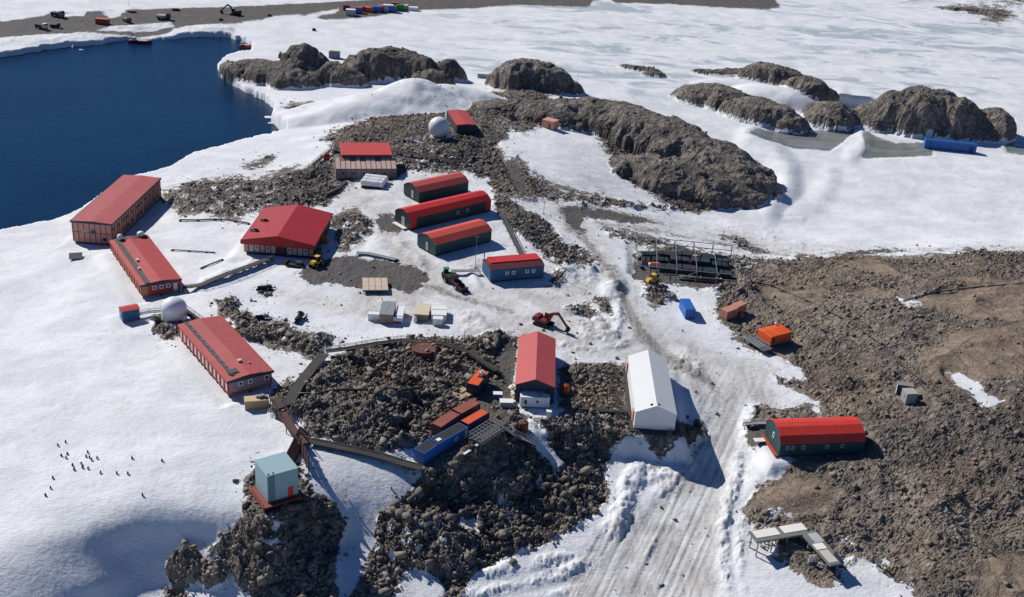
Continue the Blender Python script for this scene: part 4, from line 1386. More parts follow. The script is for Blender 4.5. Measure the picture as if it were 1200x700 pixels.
tanks = at(437, 219)
t = thing('fuel_tanks', 'stack of three white rounded tanks on a cradle in front of the boarded bays', 'tank', tanks, -.12)
t.scale = (1.15, 1.15, 1.2)
for k in range(3):
    tk = MB()
    prof = [(-.72 + .0, 0)]
    prof = [(1.0 * math.cos(a), .85 * math.sin(a)) for a in [i * 6.28319 / 14 for i in range(14)]]
    tk.prism([(yy + k * 2.05 - .6, zz + 1.1) for yy, zz in prof], -2.9, 2.9)
    tk.build('tank', WHITE, t, .12)
    st = MB()
    for x in (-1.6, 1.6):
        st.prism([(yy * 1.03 + k * 2.05 - .6, zz * 1.03 + 1.1) for yy, zz in prof], x - .06, x + .06)
    st.build('strap', LGREY, t)
MB().box((0, 1.4, .13), (5.4, 6.2, .3)).build('cradle', DARK, t)


# ------------------------------------------------------------------ barrel roofed huts
def barrel_hut(t, lx, ly, h, wall, roofm, windows=(), endw=(), rise=1.75, base=.5, red_ends=False, over=.12, steep=False):
    b = ly / 2
    if steep:
        top = [(b, h), (b * .80, h + rise * .52), (b * .34, h + rise * .93), (0, h + rise), (-b * .34, h + rise * .93), (-b * .80, h + rise * .52), (-b, h)]
    else:
        top = [(b, h), (b * .55, h + rise * .66), (0, h + rise), (-b * .55, h + rise * .66), (-b, h)]
    MB().prism([(-b, base), (b, base)] + top, -lx / 2, lx / 2).build('wall', wall, t)
    outer = [(y * 1.0 + (over * (1 if y > 0 else -1) if abs(y) == b else 0), z + (.03 if abs(y) < b else -.12)) for y, z in top]
    up = [(y, z + .10) for y, z in outer]
    MB().prism(outer + up[::-1], -lx / 2 - over, lx / 2 + over).build('roof', roofm, t)
    MB().box((0, 0, base / 2 - .9), (lx - .4, ly - .4, base + 1.8 - .01)).build('base', DARK, t)
    for s, z, w, hh in windows:
        window(t, 'front', lx, ly, s, z, w, hh, LGREY, GLASSM, .14)
    for s, z, w, hh in endw:
        window(t, 'left', lx, ly, s, z, w, hh, WHITE, GLASSM, .14)


HG = 'barrel roofed huts in a row on the plateau'
t, lx, ly, h = at_foot('barrel_hut', 'dark green hut with a faded red roof, shortest and farthest of the three parallel huts', 'hut', 'hut_a', HG)
barrel_hut(t, lx, ly, h, BLACKGREEN, paint('salmon_red_roof', (.52, .085, .072), .55, .3, .7, 'X'), rise=1.5)
door(t, 'left', lx, ly, .6, .6, 1.0, 2.2, LGREY)
t, lx, ly, h = at_foot('barrel_hut', 'longest dark hut with red corner panels, middle one of the three parallel huts', 'hut', 'hut_b', HG)
barrel_hut(t, lx, ly, h, BLACKGREEN, paint('vivid_red_roof', (.60, .030, .022), .5, .25, .7, 'X'), [(2.2, 2.1, .9, .95), (5.6, 2.1, .9, .95)], rise=1.5)
for s in (-lx / 2 + 1.1, lx / 2 - .9):
    MB().box((s, -ly / 2 - .04, 2.05), (2.0, .08, 2.7)).build('corner_panel', paint('vivid_red_panel', (.52, .030, .022), .5, .25), t)
door(t, 'left', lx, ly, .3, .6, 1.5, 2.4, LGREY)
MB().box((-lx / 2 - .7, .4, .35), (1.3, 5.4, .25)).build('doorstep', OFFWHITE, t)
t, lx, ly, h = at_foot('barrel_hut', 'green hut with an orange-red roof, nearest of the three parallel huts, beside the mast', 'hut', 'hut_c', HG)
barrel_hut(t, lx, ly, h, TEAL, paint('orange_red_roof', (.60, .085, .055), .55, .3, .7, 'X'), rise=1.5)
door(t, 'left', lx, ly, .3, .6, .95, 2.2, LGREY)
t, lx, ly, h = at_foot('barrel_hut', 'dark teal hut with a bright red barrel roof alone on the brown right-hand slope', 'hut', 'hut_g')
barrel_hut(t, lx, ly, h, TEAL, paint('bright_red_roof', (.62, .045, .028), .5, .25, .45, 'X'), [(-lx / 2 + 1.6, 2.15, .66, .9), (-lx / 2 + 2.75, 2.15, .66, .9), (-lx / 2 + 4.9, 2.15, .66, .9), (1.0, 2.15, .66, .9), (4.3, 2.15, .66, .9)], [(.2, 2.9, .75, 1.1)], rise=2.3, steep=True)
MB().box((-lx / 2 - .45, 0, .35), (.8, ly, .18)).build('end_beam', paint('red_oxide_beam', (.36, .06, .03), .7, .3), t)
MB().box((-lx / 2 - 1.9, ly / 2 - 2.2, .5), (2.2, 1.3, .16)).build('landing', OFFWHITE, t)

t, lx, ly, h = at_foot('blue_hut', 'blue hut with a red clerestory strip along its dark roof and four small white windows', 'hut', 'hut_d')
MB().box((0, 0, .4 + (h - .4) / 2), (lx, ly, h - .4)).build('wall', BLUE_H, t)
MB().box((0, 0, -.6), (lx - .5, ly - .5, 2.0)).build('base', DARK, t)
b = ly / 2
MB().prism([(-b - .1, h + .003), (b + .1, h + .003), (b + .1, h + .12), (b * .5, h + .75), (-b * .5, h + .75), (-b - .1, h + .12)], -lx / 2 - .1, lx / 2 + .1).build('roof', paint('dark_maroon_roof', (.14, .028, .034), .55, .3), t)
MB().prism([(-b * .35, h + .752), (b * .62, h + .752), (b * .62, h + 1.25), (-b * .35, h + 1.05)], -lx / 2 + .7, lx / 2 - .3).build('clerestory_roof', paint('crimson_roof', (.56, .035, .040), .5, .2, .7, 'X'), t)
for s in (-2.7, -1.0, 2.6, 4.3):
    window(t, 'front', lx, ly, s, 2.2, .9, .9, WHITE, GLASSM, .2)
MB().tube([(-lx / 2 + .3, ly / 2 - .4, h), (-lx / 2 + .3, ly / 2 - .4, h + 2.2)], .13, 8).build('flue', RUSTTANK, t)

t, lx, ly, h = at_foot('far_hut', 'small red roofed hut on the rocky crest behind the white radome ball', 'hut', 'far_hut')
MB().box((0, 0, .3 + (h - .3) / 2), (lx - .3, ly - .3, h - .3)).build('wall', DARK, t)
MB().box((0, 0, -.8), (lx - .8, ly - .8, 2.2)).build('base', DARK, t)
MB().prism([(-lx / 2, h), (lx / 2, h), (lx / 2, h + .15), (0, h + .45), (-lx / 2, h + .15)], -ly / 2, ly / 2, 'y').build('roof', RED, t)
MB().box((-.8, ly / 2 + 1.7, h * .55), (5.2, 3.0, h * .9)).build('annex', LGREY, t)
for k in range(4):
    window(t, 'left', lx - .3, ly - .3, -5.5 + k * 3.6, 2.1, 1.0, 1.0, GREY, GLASSM, .12)

# ------------------------------------------------------------------ garage, its white annex, the white shed
t, lx, ly, h = at_foot('garage', 'red gabled garage with a dark front next to the white shed', 'garage', 'garage')
rise = 1.5
MB().prism([(-lx / 2, .2), (lx / 2, .2), (lx / 2, h), (0, h + rise), (-lx / 2, h)], -ly / 2 + .25, ly / 2 - .25, 'y').build('wall', NAVY, t)
MB().box((0, 0, -.8), (lx - .3, ly - .9, 2.0 - .01)).build('base', DARK, t)
a = lx / 2 + .12
MB().prism([(-a, h - .02), (0, h + rise + .03), (a, h - .02), (a, h + .12), (0, h + rise + .17), (-a, h + .12)], -ly / 2, ly / 2, 'y').build('roof', paint('brick_red_roof', (.47, .078, .074), .55, .25, .55, 'Y', line_dark=.25), t)
MB().box((-.2, -ly / 2 + .2, 1.5), (4.2, .1, 2.6)).build('door', GREY, t)
t, lx, ly, h = at_foot('site_cabin', 'white cabin with two small windows set across the front of the red garage', 'cabin', 'annex')
MB().box((0, 0, .2 + (h - .2) / 2), (lx, ly, h - .2)).build('wall', WHITE, t, .06)
MB().box((0, 0, h + .06), (lx + .1, ly + .1, .1)).build('roof', WHITE, t)
MB().box((1.0, .2, h + .2), (.08, ly, .18)).build('roof_rib', DARK, t)
window(t, 'front', lx, ly, -1.9, 1.3, .55, .9, DARK, GLASSM, .07)
window(t, 'front', lx, ly, .5, 1.5, .5, .55, DARK, GLASSM, .07)
stilts(t, lx, ly, .2, 1.6, 4, 2)
MB().tube([(lx / 2 - .3, 0, h), (lx / 2 - .3, 0, h + 1.0), (lx / 2 - .1, -.2, h + 1.2)], .16, 8).build('flue', DARK, t)

t, lx, ly, h = at_foot('white_shed', 'long all-white gabled shed on a dark timber staging by the snow road', 'shed', 'white_shed')
rise = 1.7
MB().prism([(-lx / 2, .3), (lx / 2, .3), (lx / 2, h), (0, h + rise), (-lx / 2, h)], -ly / 2, ly / 2, 'y').build('wall', WHITE, t)
a = lx / 2 + .1
yb = ly / 2 + .1
rf = MB()
rf.prism([(-a, h - .06), (0, h + rise + .02), (a, h - .06), (a, h + .06), (0, h + rise + .15), (-a, h + .06)], -yb, yb, 'y')
rf.build('roof', WHITE_L, t)
for sx in (-.9, .35):
    MB().lathe([(.36, 0), (.36, .35), (.10, .5)], (sx, -ly / 2 + .9, h + rise - .3 - abs(sx) * .25), 10).build('roof_vent', BLACK, t)
MB().box((-lx / 2 - .35, 0, .1), (.9, ly + 1.0, .3)).build('side_staging', WALKWOOD, t)
MB().box((0, -ly / 2 - .5, .1), (lx + 1.6, 1.0, .25)).build('front_staging', WALKWOOD, t)
MB().box((0, 0, -.9), (lx - .2, ly - .2, 2.38)).build('base', DARK, t)
for y in (-ly / 2 + 2.5, ly / 2 - 1.2):
    MB().box((-lx / 2 - .2, y, 2.0), (.25, 1.6, 2.4)).build('side_door', SALMON, t)
rl = MB()
for k in range(7):
    rl.bar((lx / 2 + .5, ly / 2 - k * 1.2, .2), (lx / 2 + .5, ly / 2 - k * 1.2, 1.6), .08)
rl.bar((lx / 2 + .5, ly / 2, 1.6), (lx / 2 + .5, ly / 2 - 7.2, 1.6), .08)
rl.build('railing', DARK, t)


# ------------------------------------------------------------------ containers
def container(name, label, fname, mat, roofm=None, group=None, door_side='left', cat='container', bars=True, lift=.12):
    t, lx, ly, h = at_foot(name, label, cat, fname, group)
    ends = door_side in ('left', 'right')
    MB().box((0, 0, lift + (h - lift) / 2), (lx - .12, ly - .12, h - lift - .12)).build('body', mat, t)
    fr = MB()
    for sx in (-1, 1):
        for sy in (-1, 1):
            fr.box((sx * (lx / 2 - .08), sy * (ly / 2 - .08), lift + (h - lift) / 2), (.16, .16, h - lift))
    for z in (lift + .08, h - .08):
        for sy in (-1, 1):
            fr.box((0, sy * (ly / 2 - .07), z), (lx - .34, .13, .16))
        for sx in (-1, 1):
            fr.box((sx * (lx / 2 - .07), 0, z), (.13, ly - .34, .16))
    fr.build('frame', mat, t)
    MB().box((0, 0, h - .03), (lx - .28, ly - .28, .05)).build('roof', roofm or mat, t)
    wd = (ly if ends else lx)
    for s in (-1, 1):
        x, y, r = wall_point(door_side, lx, ly, s * wd / 4, -.035)
        d = MB().box((0, 0, 0), (wd / 2 - .2, .05, h - lift - .4)).build('door', mat, t)
        d.location = (x, y, lift + (h - lift) / 2)
        d.rotation_euler = (0, 0, r)
        if bars:
            MB().bar((s * -.2, 0, -h * .36), (s * -.2, 0, h * .36), .05).build('lock_bar', LGREY, d)
    return t, lx, ly, h


t, lx, ly, h = container('shipping_container', 'bright blue shipping container standing end-on in the snow by the road', 'container_blue', BLUE, door_side='front')
container('shipping_container', 'sun-faded salmon container, nearer of the pair on bare ground below the pipe rack', 'salmon_one', SALMON_L, group='salmon containers')
container('shipping_container', 'sun-faded salmon container, farther of the pair on bare ground below the pipe rack', 'salmon_two', SALMON_L, group='salmon containers')
BG = 'containers in the yard left of the garage'
container('shipping_container', 'red-brown container, lower left of the two in line behind the blue one', 'brown_one', RUST, group=BG)
container('shipping_container', 'red-brown container, upper right of the two in line, next to the orange one', 'brown_two', RUST, group=BG)
container('shipping_container', 'low orange topped container at the right end of the blue container row', 'orange_long', NAVY, ORANGE_L, BG)
t, lx, ly, h = container('shipping_container', 'bright blue container with a black tarred top and one white framed window', 'blue_one', BLUE, BLACK, BG)
window(t, 'front', lx, ly, .8, 1.4, .7, .8, WHITE, BLUE, .12)
MB().box((lx / 2 - .6, -ly / 2 - .02, 1.35), (.75, .06, 1.9)).build('door', LGREY, t)
MB().box((-lx / 2 + 1.0, -.3, h + .06), (1.0, .8, .1)).build('hatch', WHITE, t)
container('shipping_container', 'blue and black topped container at the lower left end, touching the boardwalk', 'blue_two', BLUE, BLACK, BG)
t, lx, ly, h = container('machine_cabin', 'navy cabin with a bright orange roof carrying a white machine, left of the garage', 'orange_roof', NAVY, ORANGE, None, 'front', 'cabin', False)
MB().box((.5, 1.0, h + .02), (1.4, 1.9, .06)).build('roof_hatch', BLACK, t)
mc = MB().box((.35, .9, h + .5), (.7, .9, .9)).box((.35, .9, h + 1.1), (.35, .35, .5))
mc.build('roof_machine', WHITE, t)

t, lx, ly, h = at_foot('storage_container', 'long blue metal container lying at the foot of the far right outcrop', 'container', 'long_blue')
x, y, z, a, *_r = FOOT['long_blue']
ly = 3.0
MB().box((0, 0, .2 + h / 2), (lx, ly, h)).build('body', BLUE, t, .03)
MB().box((0, 0, h + .25), (lx + .1, ly + .1, .12)).build('roof', paint('blue_roof', (.010, .10, .27), .5, .2, .6, 'X'), t)
dr = MB()
for k in range(5):
    dr.box((-lx / 2 + 2 + k * 4, -ly / 2 - .03, .2 + h * .48), (.12, .06, h * .9))
dr.build('rib', paint('dark_blue_rib', (.006, .03, .12), .5, .2), t)
door(t, 'front', lx, ly, lx / 2 - 2, .3, 1.6, 2.2, paint('dark_blue_door', (.006, .04, .16), .5, .2))

# grey and blue cabin on the hillside
t, lx, ly, h = at_foot('hillside_cabin', 'grey-green box cabin on the brown hillside, in front of the low blue one', 'cabin', 'grey_box')
MB().box((0, 0, .1 + h / 2), (lx, ly, h)).build('wall', GREYGREEN, t, .03)
MB().box((0, 0, h + .13), (lx + .1, ly + .1, .08)).build('roof', paint('grey_sheet_roof', (.38, .39, .38), .6, .3), t)
MB().box((-lx / 2 - .03, -.3, 1.5), (.06, .25, .3)).build('vent', DARK, t)
MB().box((0, 0, -.5), (lx - .2, ly - .2, 1.2)).build('base', CONCRETE, t)
t, lx, ly, h = at_foot('hillside_cabin', 'low brown topped cabin with a blue end, behind the grey box on the hillside', 'cabin', 'blue_box')
MB().box((0, 0, .1 + h / 2), (lx, ly, h)).build('wall', DARK, t)
MB().box((0, 0, h + .13), (lx + .06, ly + .06, .08)).build('roof', TAUPE, t)
MB().box((-lx / 2 - .04, .0, .1 + h / 2), (.08, ly - .06, h - .1)).build('end_panel', paint('sky_blue_panel', (.04, .20, .40), .5, .2), t)
MB().box((-lx / 2 - .09, -ly / 2 + .25, .1 + h / 2), (.03, .42, h - .15)).build('end_strip', WHITE, t)

# orange shelter on the steel platform
t, lx, ly, h = at_foot('orange_shelter', 'vivid orange box shelter standing on a dark steel platform at the road edge', 'shelter', 'orange_tent')
z0 = 1.3
MB().prism([(-ly / 2, z0), (ly / 2, z0), (ly / 2, h - .15), (ly * .1, h + .05), (-ly / 2, h - .2)], -lx / 2, lx / 2).build('shell', ORANGE, t, .05)
MB().box((-.8, -.05, h + .01), (.16, ly - .2, .1)).build('seam', paint('pale_orange_seam', (.80, .24, .10), .5, .1), t)
MB().box((-lx / 2 + 1.0, -ly / 2 - .03, z0 + .75), (.6, .06, 1.2)).build('door', BLACK, t)
MB().ball((lx / 2 - 1.2, ly / 2 - .3, h + .35), .36, 8).build('beacon', WHITE, t)
for sx in (-1, 0, 1):
    for sy in (-1, 1):
        MB().box((sx * (lx / 2 - .3), sy * (ly / 2 - .3), z0 / 2 - .6), (.2, .2, z0 + 1.15)).build('stilt', DARK, t)
MB().box((0, 0, z0 - .1), (lx + .5, ly + .4, .16)).build('deck', GREY, t)
x, y, z, a, *_r = FOOT['orange_tent']
t2 = thing('steel_ramp', 'grey steel landing with pale rails on the left of the orange shelter', 'ramp', (x, y, z), a)
o = MB()
o.box((-lx / 2 - 1.9, -.3, 1.0), (2.9, ly + 2.6, .16))
o.build('landing', paint('dark_grating', (.10, .11, .12), .6, .3, .3, 'Y'), t2)
for k in range(3):
    MB().bar((-lx / 2 - 3.3 + k * .8, ly / 2 + .9, 1.3), (-lx / 2 - 3.3 + k * .8, -ly / 2 - .2, 1.3), .12).build('rail', LGREY, t2)
for sx in (-3.1, -.7):
    for sy in (-1, 0, 1):
        MB().box((-lx / 2 + sx, -.3 + sy * (ly / 2 + 1.0), .1), (.18, .18, 2.2)).build('leg', DARK, t2)


# ------------------------------------------------------------------ crates on the snow
def crate(name, label, fname, body, lid, group='crates standing on the snow in front of the excavator', cat='crate', trim=None):
    t, lx, ly, h = at_foot(name, label, cat, fname, group)
    MB().box((0, 0, h / 2 - .15), (lx - .06, ly - .06, h + .3 - .1)).build('body', body, t, .02)
    MB().box((0, 0, h - .02), (lx + .04, ly + .04, .12)).build('lid', lid, t)
    bt = MB()
    for sx in (-1, 0, 1):
        bt.box((sx * (lx / 2 - .12), -ly / 2 - .02, h / 2), (.12, .08, h - .2))
    bt.build('batten', trim or body, t)
    return t, lx, ly, h


t, lx, ly, h = crate('storage_crate', 'largest crate with a dark grey lid and brown side, standing on the snow', 'grey_crate', TAUPE, CRATEGREY)
for k in range(3):
    MB().box((.3 * (k - 1), -ly * .25 + k * 1.3, h + .07), (.2, .2, .06)).build('lifting_eye', DARK, t)
crate('storage_crate', 'small white crate at the left end, in the shade of the grey lidded crate', 'crate_left', WHITE, WHITE)
crate('storage_crate', 'narrow long white lidded crate touching the right side of the grey lidded crate', 'white_crate', WHITE, WHITE)
t, lx, ly, h = crate('storage_crate', 'white crate with a dark red stripe low on its front', 'white_bin', WHITE, WHITE)
MB().box((.1, -ly / 2 - .075, .45), (lx - .6, .03, .45)).build('stripe', paint('dark_red_stripe', (.22, .015, .02), .5, .1), t)
crate('storage_crate', 'beige lidded crate in the middle of the row on the snow', 'beige_crate', TAUPE, BEIGE)
t, lx, ly, h = crate('storage_crate', 'wide white crate with two lids at the right end of the row', 'white_far', WHITE, WHITE)
MB().box((0, .3, h + .07), (lx, .12, .1)).build('lid_seam', BEIGE, t)
crate('storage_crate', 'upright white crate standing in front of the wide white two lidded crate', 'white_near', WHITE, WHITE)
p = at(486.5, 378)
t = thing('gas_drum', 'small white drum standing between the white and beige crates', 'drum', p)
MB().lathe([(.42, 0), (.45, .05), (.45, 1.1), (.4, 1.2)], (0, 0, 0), 14, False).build('drum', WHITE, t)
MB().lathe([(.3, 1.2), (.3, 1.45)], (0, 0, 0), 12, False).build('cap', LGREY, t)

x, y, z, a, lx, ly, h = FOOT['deck']
t = thing('pallet_deck', 'square deck of pale pallets raised over the snow in front of the dark gravel', 'deck', (x, y, z), a)
for i in range(4):
    for j in range(3):
        MB().box((-lx / 2 + lx * (i + .5) / 4, -ly / 2 + ly * (j + .5) / 3, h), (lx / 4 - .10, ly / 3 - .10, .14)).build('pallet', paint('pale_pallet_wood', (.56, .45, .35), .8, .5, .22, 'Y'), t)
MB().box((0, 0, h - .22), (lx - .1, ly - .1, .28)).build('frame', DARK, t)
for sx in (-1, 1):
    for sy in (-1, 1):
        MB().box((sx * (lx / 2 - .3), sy * (ly / 2 - .3), h / 2 - .6), (.2, .2, h + .7)).build('leg', DARK, t)

p = at(301, 477)
t = thing('timber_crate', 'plywood crate with junk on its lid at the foot of the long red building', 'crate', (p.x, p.y, p.z), .28)
MB().box((0, 0, .95), (4.6, 2.0, 1.9)).build('body', CRATEWOOD, t, .02)
MB().box((0, 0, 1.93), (4.7, 2.1, .1)).build('lid', paint('pale_plywood_lid', (.55, .42, .26), .75, .4), t)
MB().box((.9, .2, 2.25), (1.2, .8, .5), .3).build('junk', TAUPE, t)
MB().box((1.7, -.2, 2.15), (.7, .6, .35), .7).build('junk', DARK, t)
MB().box((.1, .3, 2.2), (.5, .5, .45), .2).build('junk', LGREY, t)
# ------------------------------------------------------------------ open steel pipe rack
x, y, z, a, lx, ly, h = FOOT['rack']
t = thing('pipe_rack', 'open grey steel frame over a dark store of pipes and drums beside the road', 'steel frame', (x, y, z), a)
H = 4.0
for i in range(6):
    xx = -lx / 2 + lx * i / 5
    for sy in (-1, 1):
        MB().bar((xx, sy * ly / 2, -1.5), (xx, sy * ly / 2, H if sy > 0 else H * .86), .22).build('post', GREY, t)
    MB().bar((xx, -ly / 2, H * .86), (xx, ly / 2, H), .14).build('cross_beam', GREY, t)
for sy in (-1, 1):
    for zz in ((H if sy > 0 else H * .86), H * .62 if sy > 0 else H * .45):
        MB().bar((-lx / 2, sy * ly / 2, zz), (lx / 2, sy * ly / 2, zz), .16).build('rail', GREY, t)
MB().bar((-lx / 2 + lx * .4, -ly / 2, .5), (-lx / 2 + lx * .6, -ly / 2, H * .8), .1).build('brace', GREY, t)
MB().bar((-lx / 2 + lx * .6, ly / 2, H), (-lx / 2 + lx * .4, ly / 2, .5), .1).build('brace', GREY, t)
RK = (x, y, z, a, lx, ly)


def on_rack(u, v, w=0.0):
    c, s = math.cos(a), math.sin(a)
    return Vector((RK[0] + u * c - v * s, RK[1] + u * s + v * c, RK[2] + w))


cases = [
 (-9.5, 4.5, 4.2, 2.2, 1.6, .1, DARK), (-4.5, 5.0, 4.6, 2.4, 1.9, -.1, NAVY), (.8, 5.6, 4.8, 2.4, 2.1, .05, DARK), (6.2, 5.2, 4.4, 2.6, 2.0, -.06, BLACKGREEN), (10.6, 4.6, 3.0, 2.2, 1.6, .2, DARK),
 (-10.5, .6, 2.2, 3.0, 1.4, .0, GREY), (-6.6, 1.0, 4.2, 2.4, 1.7, .1, BLACKGREEN), (-1.4, 1.2, 5.0, 2.6, 2.3, -.05, DARK), (4.2, 1.4, 5.0, 2.8, 2.4, .04, NAVY), (9.4, 1.0, 4.0, 2.4, 1.9, -.1, DARK),
 (-4.8, -3.4, 4.4, 2.6, 1.7, .05, DARK), (.6, -3.6, 5.0, 2.8, 2.0, -.04, BLACKGREEN), (6.0, -3.8, 4.8, 2.6, 1.9, .05, DARK), (10.8, -3.6, 3.2, 2.4, 1.5, -.1, NAVY)]
for k, (u, v, sx, sy, sz, r, mt) in enumerate(cases):
    p = on_rack(u, v)
    t = thing('stores_bin', 'dark stores bin with a ribbed lid packed among the others under the steel rack', 'bin', (p.x, p.y, terrain_z(p.x, p.y) - .1), a + r, 'dark bins stored under the pipe rack')
    MB().box((0, 0, sz / 2), (sx, sy, sz)).build('body', mt, t, .04)
    lid = MB().box((0, 0, sz + .05), (sx + .1, sy + .1, .1))
    for q in range(4):
        lid.box((-sx / 2 + sx * (q + .5) / 4, 0, sz + .14), (.12, sy, .08))
    lid.build('lid', BLACKGREEN if k % 3 == 0 else DARK, t)
PLC = [(-11.8, 3), (-8, -6.5), (-1, -1), (-3, 7.6), (11.6, 2), (-11.6, -3), (2, -6.8), (2.2, 3.6), (5, 7.8), (12, -1)]
for k, (u, v) in enumerate(PLC):
    p = on_rack(u, v)
    mt = (DARK, NAVY, BLACK, RUSTTANK)[k % 4]
    t = thing('oil_drum', 'dark steel drum lying among the ribbed bins under the pipe rack', 'drum', (p.x, p.y, terrain_z(p.x, p.y) + .45), a + k, 'drums among the bins')
    MB().tube([(-.8, 0, 0), (.8, 0, 0)], .5, 12).build('shell', mt, t)
    for xx in (-.3, .3):
        MB().tube([(xx - .03, 0, 0), (xx + .03, 0, 0)], .53, 12).build('hoop', DARK, t)
PBL = ['uppermost bundle of dark pipes at the back of the steel rack', 'long bundle of dark pipes along the front edge of the steel rack', 'dark pipe bundle at the right-hand end of the steel rack']
for k, (u0, u1, v) in enumerate(((-8, 3, 8.6), (-2, 10, -7.6), (3, 12.5, 8.4))):
    p0, p1 = on_rack(u0, v), on_rack(u1, v)
    z0 = max(terrain_z(p0.x, p0.y), terrain_z(p1.x, p1.y)) + .35
    t = thing('pipe_bundle', PBL[k], 'pipes', ((p0.x + p1.x) / 2, (p0.y + p1.y) / 2, z0), a, 'pipe bundles on the rack')
    L = (u1 - u0) / 2
    for q in range(6):
        MB().tube([(-L + .3 * (q % 3), (q % 3) * .5 - .5, (q // 3) * .45), (L - .4 * (q % 2), (q % 3) * .5 - .5, (q // 3) * .45)], .22, 8).build('pipe', DARK if q % 2 else GREY, t)
    MB().box((0, 0, .2), (.14, 1.7, 1.2)).build('strap', GREY, t)
for u, v, mt, lab, nm in ((-8.3, -1.5, WHITE, 'white box with an orange lid among the dark bins of the rack', 'tool_box'), (8.2, -6.6, OFFWHITE, 'pale ragged tarpaulin bundle at the lower right of the rack', 'tarp_bundle'),
                          (3.4, 3.6, paint('tan_cloth', (.45, .32, .16), .8, .3), 'tan covered bundle on top of the bins near the back of the rack', 'tarp_bundle')):
    p = on_rack(u, v)
    t = thing(nm, lab, 'bundle' if nm[0:2] == 'ta' else 'box', (p.x, p.y, terrain_z(p.x, p.y) + (2.0 if u > 3 and v > 0 else .2)), a + .2)
    if nm == 'tool_box':
        MB().box((0, 0, .55), (2.8, 1.0, .9)).build('body', mt, t, .03)
        MB().box((.2, .1, 1.08), (2.6, .9, .14)).build('lid', ORANGE, t)
    else:
        o = MB()
        for q in range(7):
            o.ball((random.uniform(-1.2, 1.2), random.uniform(-.4, .4), random.uniform(.1, .5)), random.uniform(.35, .6), 6, .7)
        o.build('cover', mt, t)
        MB().box((0, 0, .35), (.1, 1.3, 1.0)).build('strap', DARK, t)

# ------------------------------------------------------------------ L-shaped staging at the lower right
def world_at(px, py, z):
    xx, yy = unproj(px, py, z)
    return Vector((xx, yy, z))


zz = terrain_z(*ground_xy(950, 640)[:2]) + 1.4
c0, c1, c2 = world_at(882, 629, zz), world_at(943, 619, zz), world_at(981, 661, zz)
t = thing('staging_platform', 'L-shaped grey steel staging with white deck panels on posts beside the road', 'platform', (c1.x, c1.y, 0))
dk = MB()


def strip(mb, a, b, w0, w1, z0, z1):
    d = (b - a)
    d.z = 0
    d.normalize()
    n = Vector((-d.y, d.x, 0))
    q = [a + n * w0, b + n * w0, b + n * w1, a + n * w1]
    o = Vector(t.location)
    vs = [(p.x - o.x, p.y - o.y, z0) for p in q] + [(p.x - o.x, p.y - o.y, z1) for p in q]
    mb.add(vs, [(0, 3, 2, 1), (4, 5, 6, 7), (0, 1, 5, 4), (1, 2, 6, 5), (2, 3, 7, 6), (3, 0, 4, 7)])
    return mb


strip(dk, c0, c1, -1.6, 1.6, zz - .35, zz)
strip(dk, c1 + (c2 - c1).normalized() * 1.0, c2, -1.5, 1.5, zz - .35, zz + .006)
dk.build('deck_frame', paint('grey_green_deck', (.16, .17, .16), .7, .35), t)
d1, d2 = (c1 - c0), (c2 - c1)
L1, L2 = d1.length, d2.length
strip(MB(), c0 + d1 * .05, c0 + d1 * .50, -.65, 1.45, zz, zz + .08).build('deck_panel', OFFWHITE, t)
strip(MB(), c0 + d1 * .58, c0 + d1 * 1.02, -.55, 1.5, zz, zz + .08).build('deck_panel', OFFWHITE, t)
strip(MB(), c1 + d2 * .16, c1 + d2 * .42, -.5, 1.4, zz + .01, zz + .08).build('deck_panel', LGREY, t)
strip(MB(), c1 + d2 * .44, c1 + d2 * .60, -1.3, .7, zz + .01, zz + .12).build('deck_panel', OFFWHITE, t)
strip(MB(), c1 + d2 * .62, c1 + d2 * .95, -1.2, .6, zz + .01, zz + .07).build('deck_panel', paint('cream_panel', (.52, .49, .42), .7, .3), t)
strip(MB(), c1 + d2 * .78, c1 + d2 * .98, .8, 1.3, zz + .01, zz + .5).build('side_box', NAVY, t)
for a_, b_, n_ in ((c0, c1, 4), (c1, c2, 4)):
    for i in range(n_):
        p = a_ + (b_ - a_) * (i + .2) / (n_ - .4)
        for sd in (-1.2, 1.2):
            d = (b_ - a_).normalized()
            q = p + Vector((-d.y, d.x, 0)) * sd
            gz = terrain_z(q.x, q.y)
            MB().box((q.x - t.location.x, q.y - t.location.y, (gz - .6 + zz - .3) / 2), (.2, .2, zz - .3 - gz + .6)).build('post', GREY, t)
q = c1 + d2 * .55 + Vector((-2.0, -1.4, 0))
gz = terrain_z(q.x, q.y)
tb = thing('barrier_board', 'small upright white board standing in the angle of the L-shaped staging', 'board', (q.x, q.y, gz), .3)
MB().box((0, 0, .8), (.9, .12, 1.6)).build('board', OFFWHITE, tb)
MB().box((0, .25, .25), (.9, .5, .12)).build('foot', GREY, tb)


# ------------------------------------------------------------------ walkways and pipes
def polyline(px_list, z_up):
    out = []
    for px, py in px_list:
        x, y, z = ground_xy(px, py)
        for _ in range(10):
            z = z + .6 * (terrain_z(x, y) + z_up - z)
            x, y = unproj(px, py, z)
        out.append(Vector((x, y, terrain_z(x, y) + z_up)))
    return out


def resample(pts, step):
    out = [pts[0].copy()]
    for a_, b_ in zip(pts[:-1], pts[1:]):
        n = max(1, int((b_ - a_).length / step))
        out += [a_ + (b_ - a_) * k / n for k in range(1, n + 1)]
    return out


def smooth_z(pts, z_up, k=3):
    zs = [max(p.z, terrain_z(p.x, p.y) + z_up * .7) for p in pts]
    for _ in range(k):
        zs = [max(zs[i], (zs[max(i - 1, 0)] + zs[i] + zs[min(i + 1, len(zs) - 1)]) / 3) if i in (0, len(zs) - 1) else (zs[i - 1] + zs[i] + zs[i + 1]) / 3 for i in range(len(zs))]
    return [Vector((p.x, p.y, z)) for p, z in zip(pts, zs)]


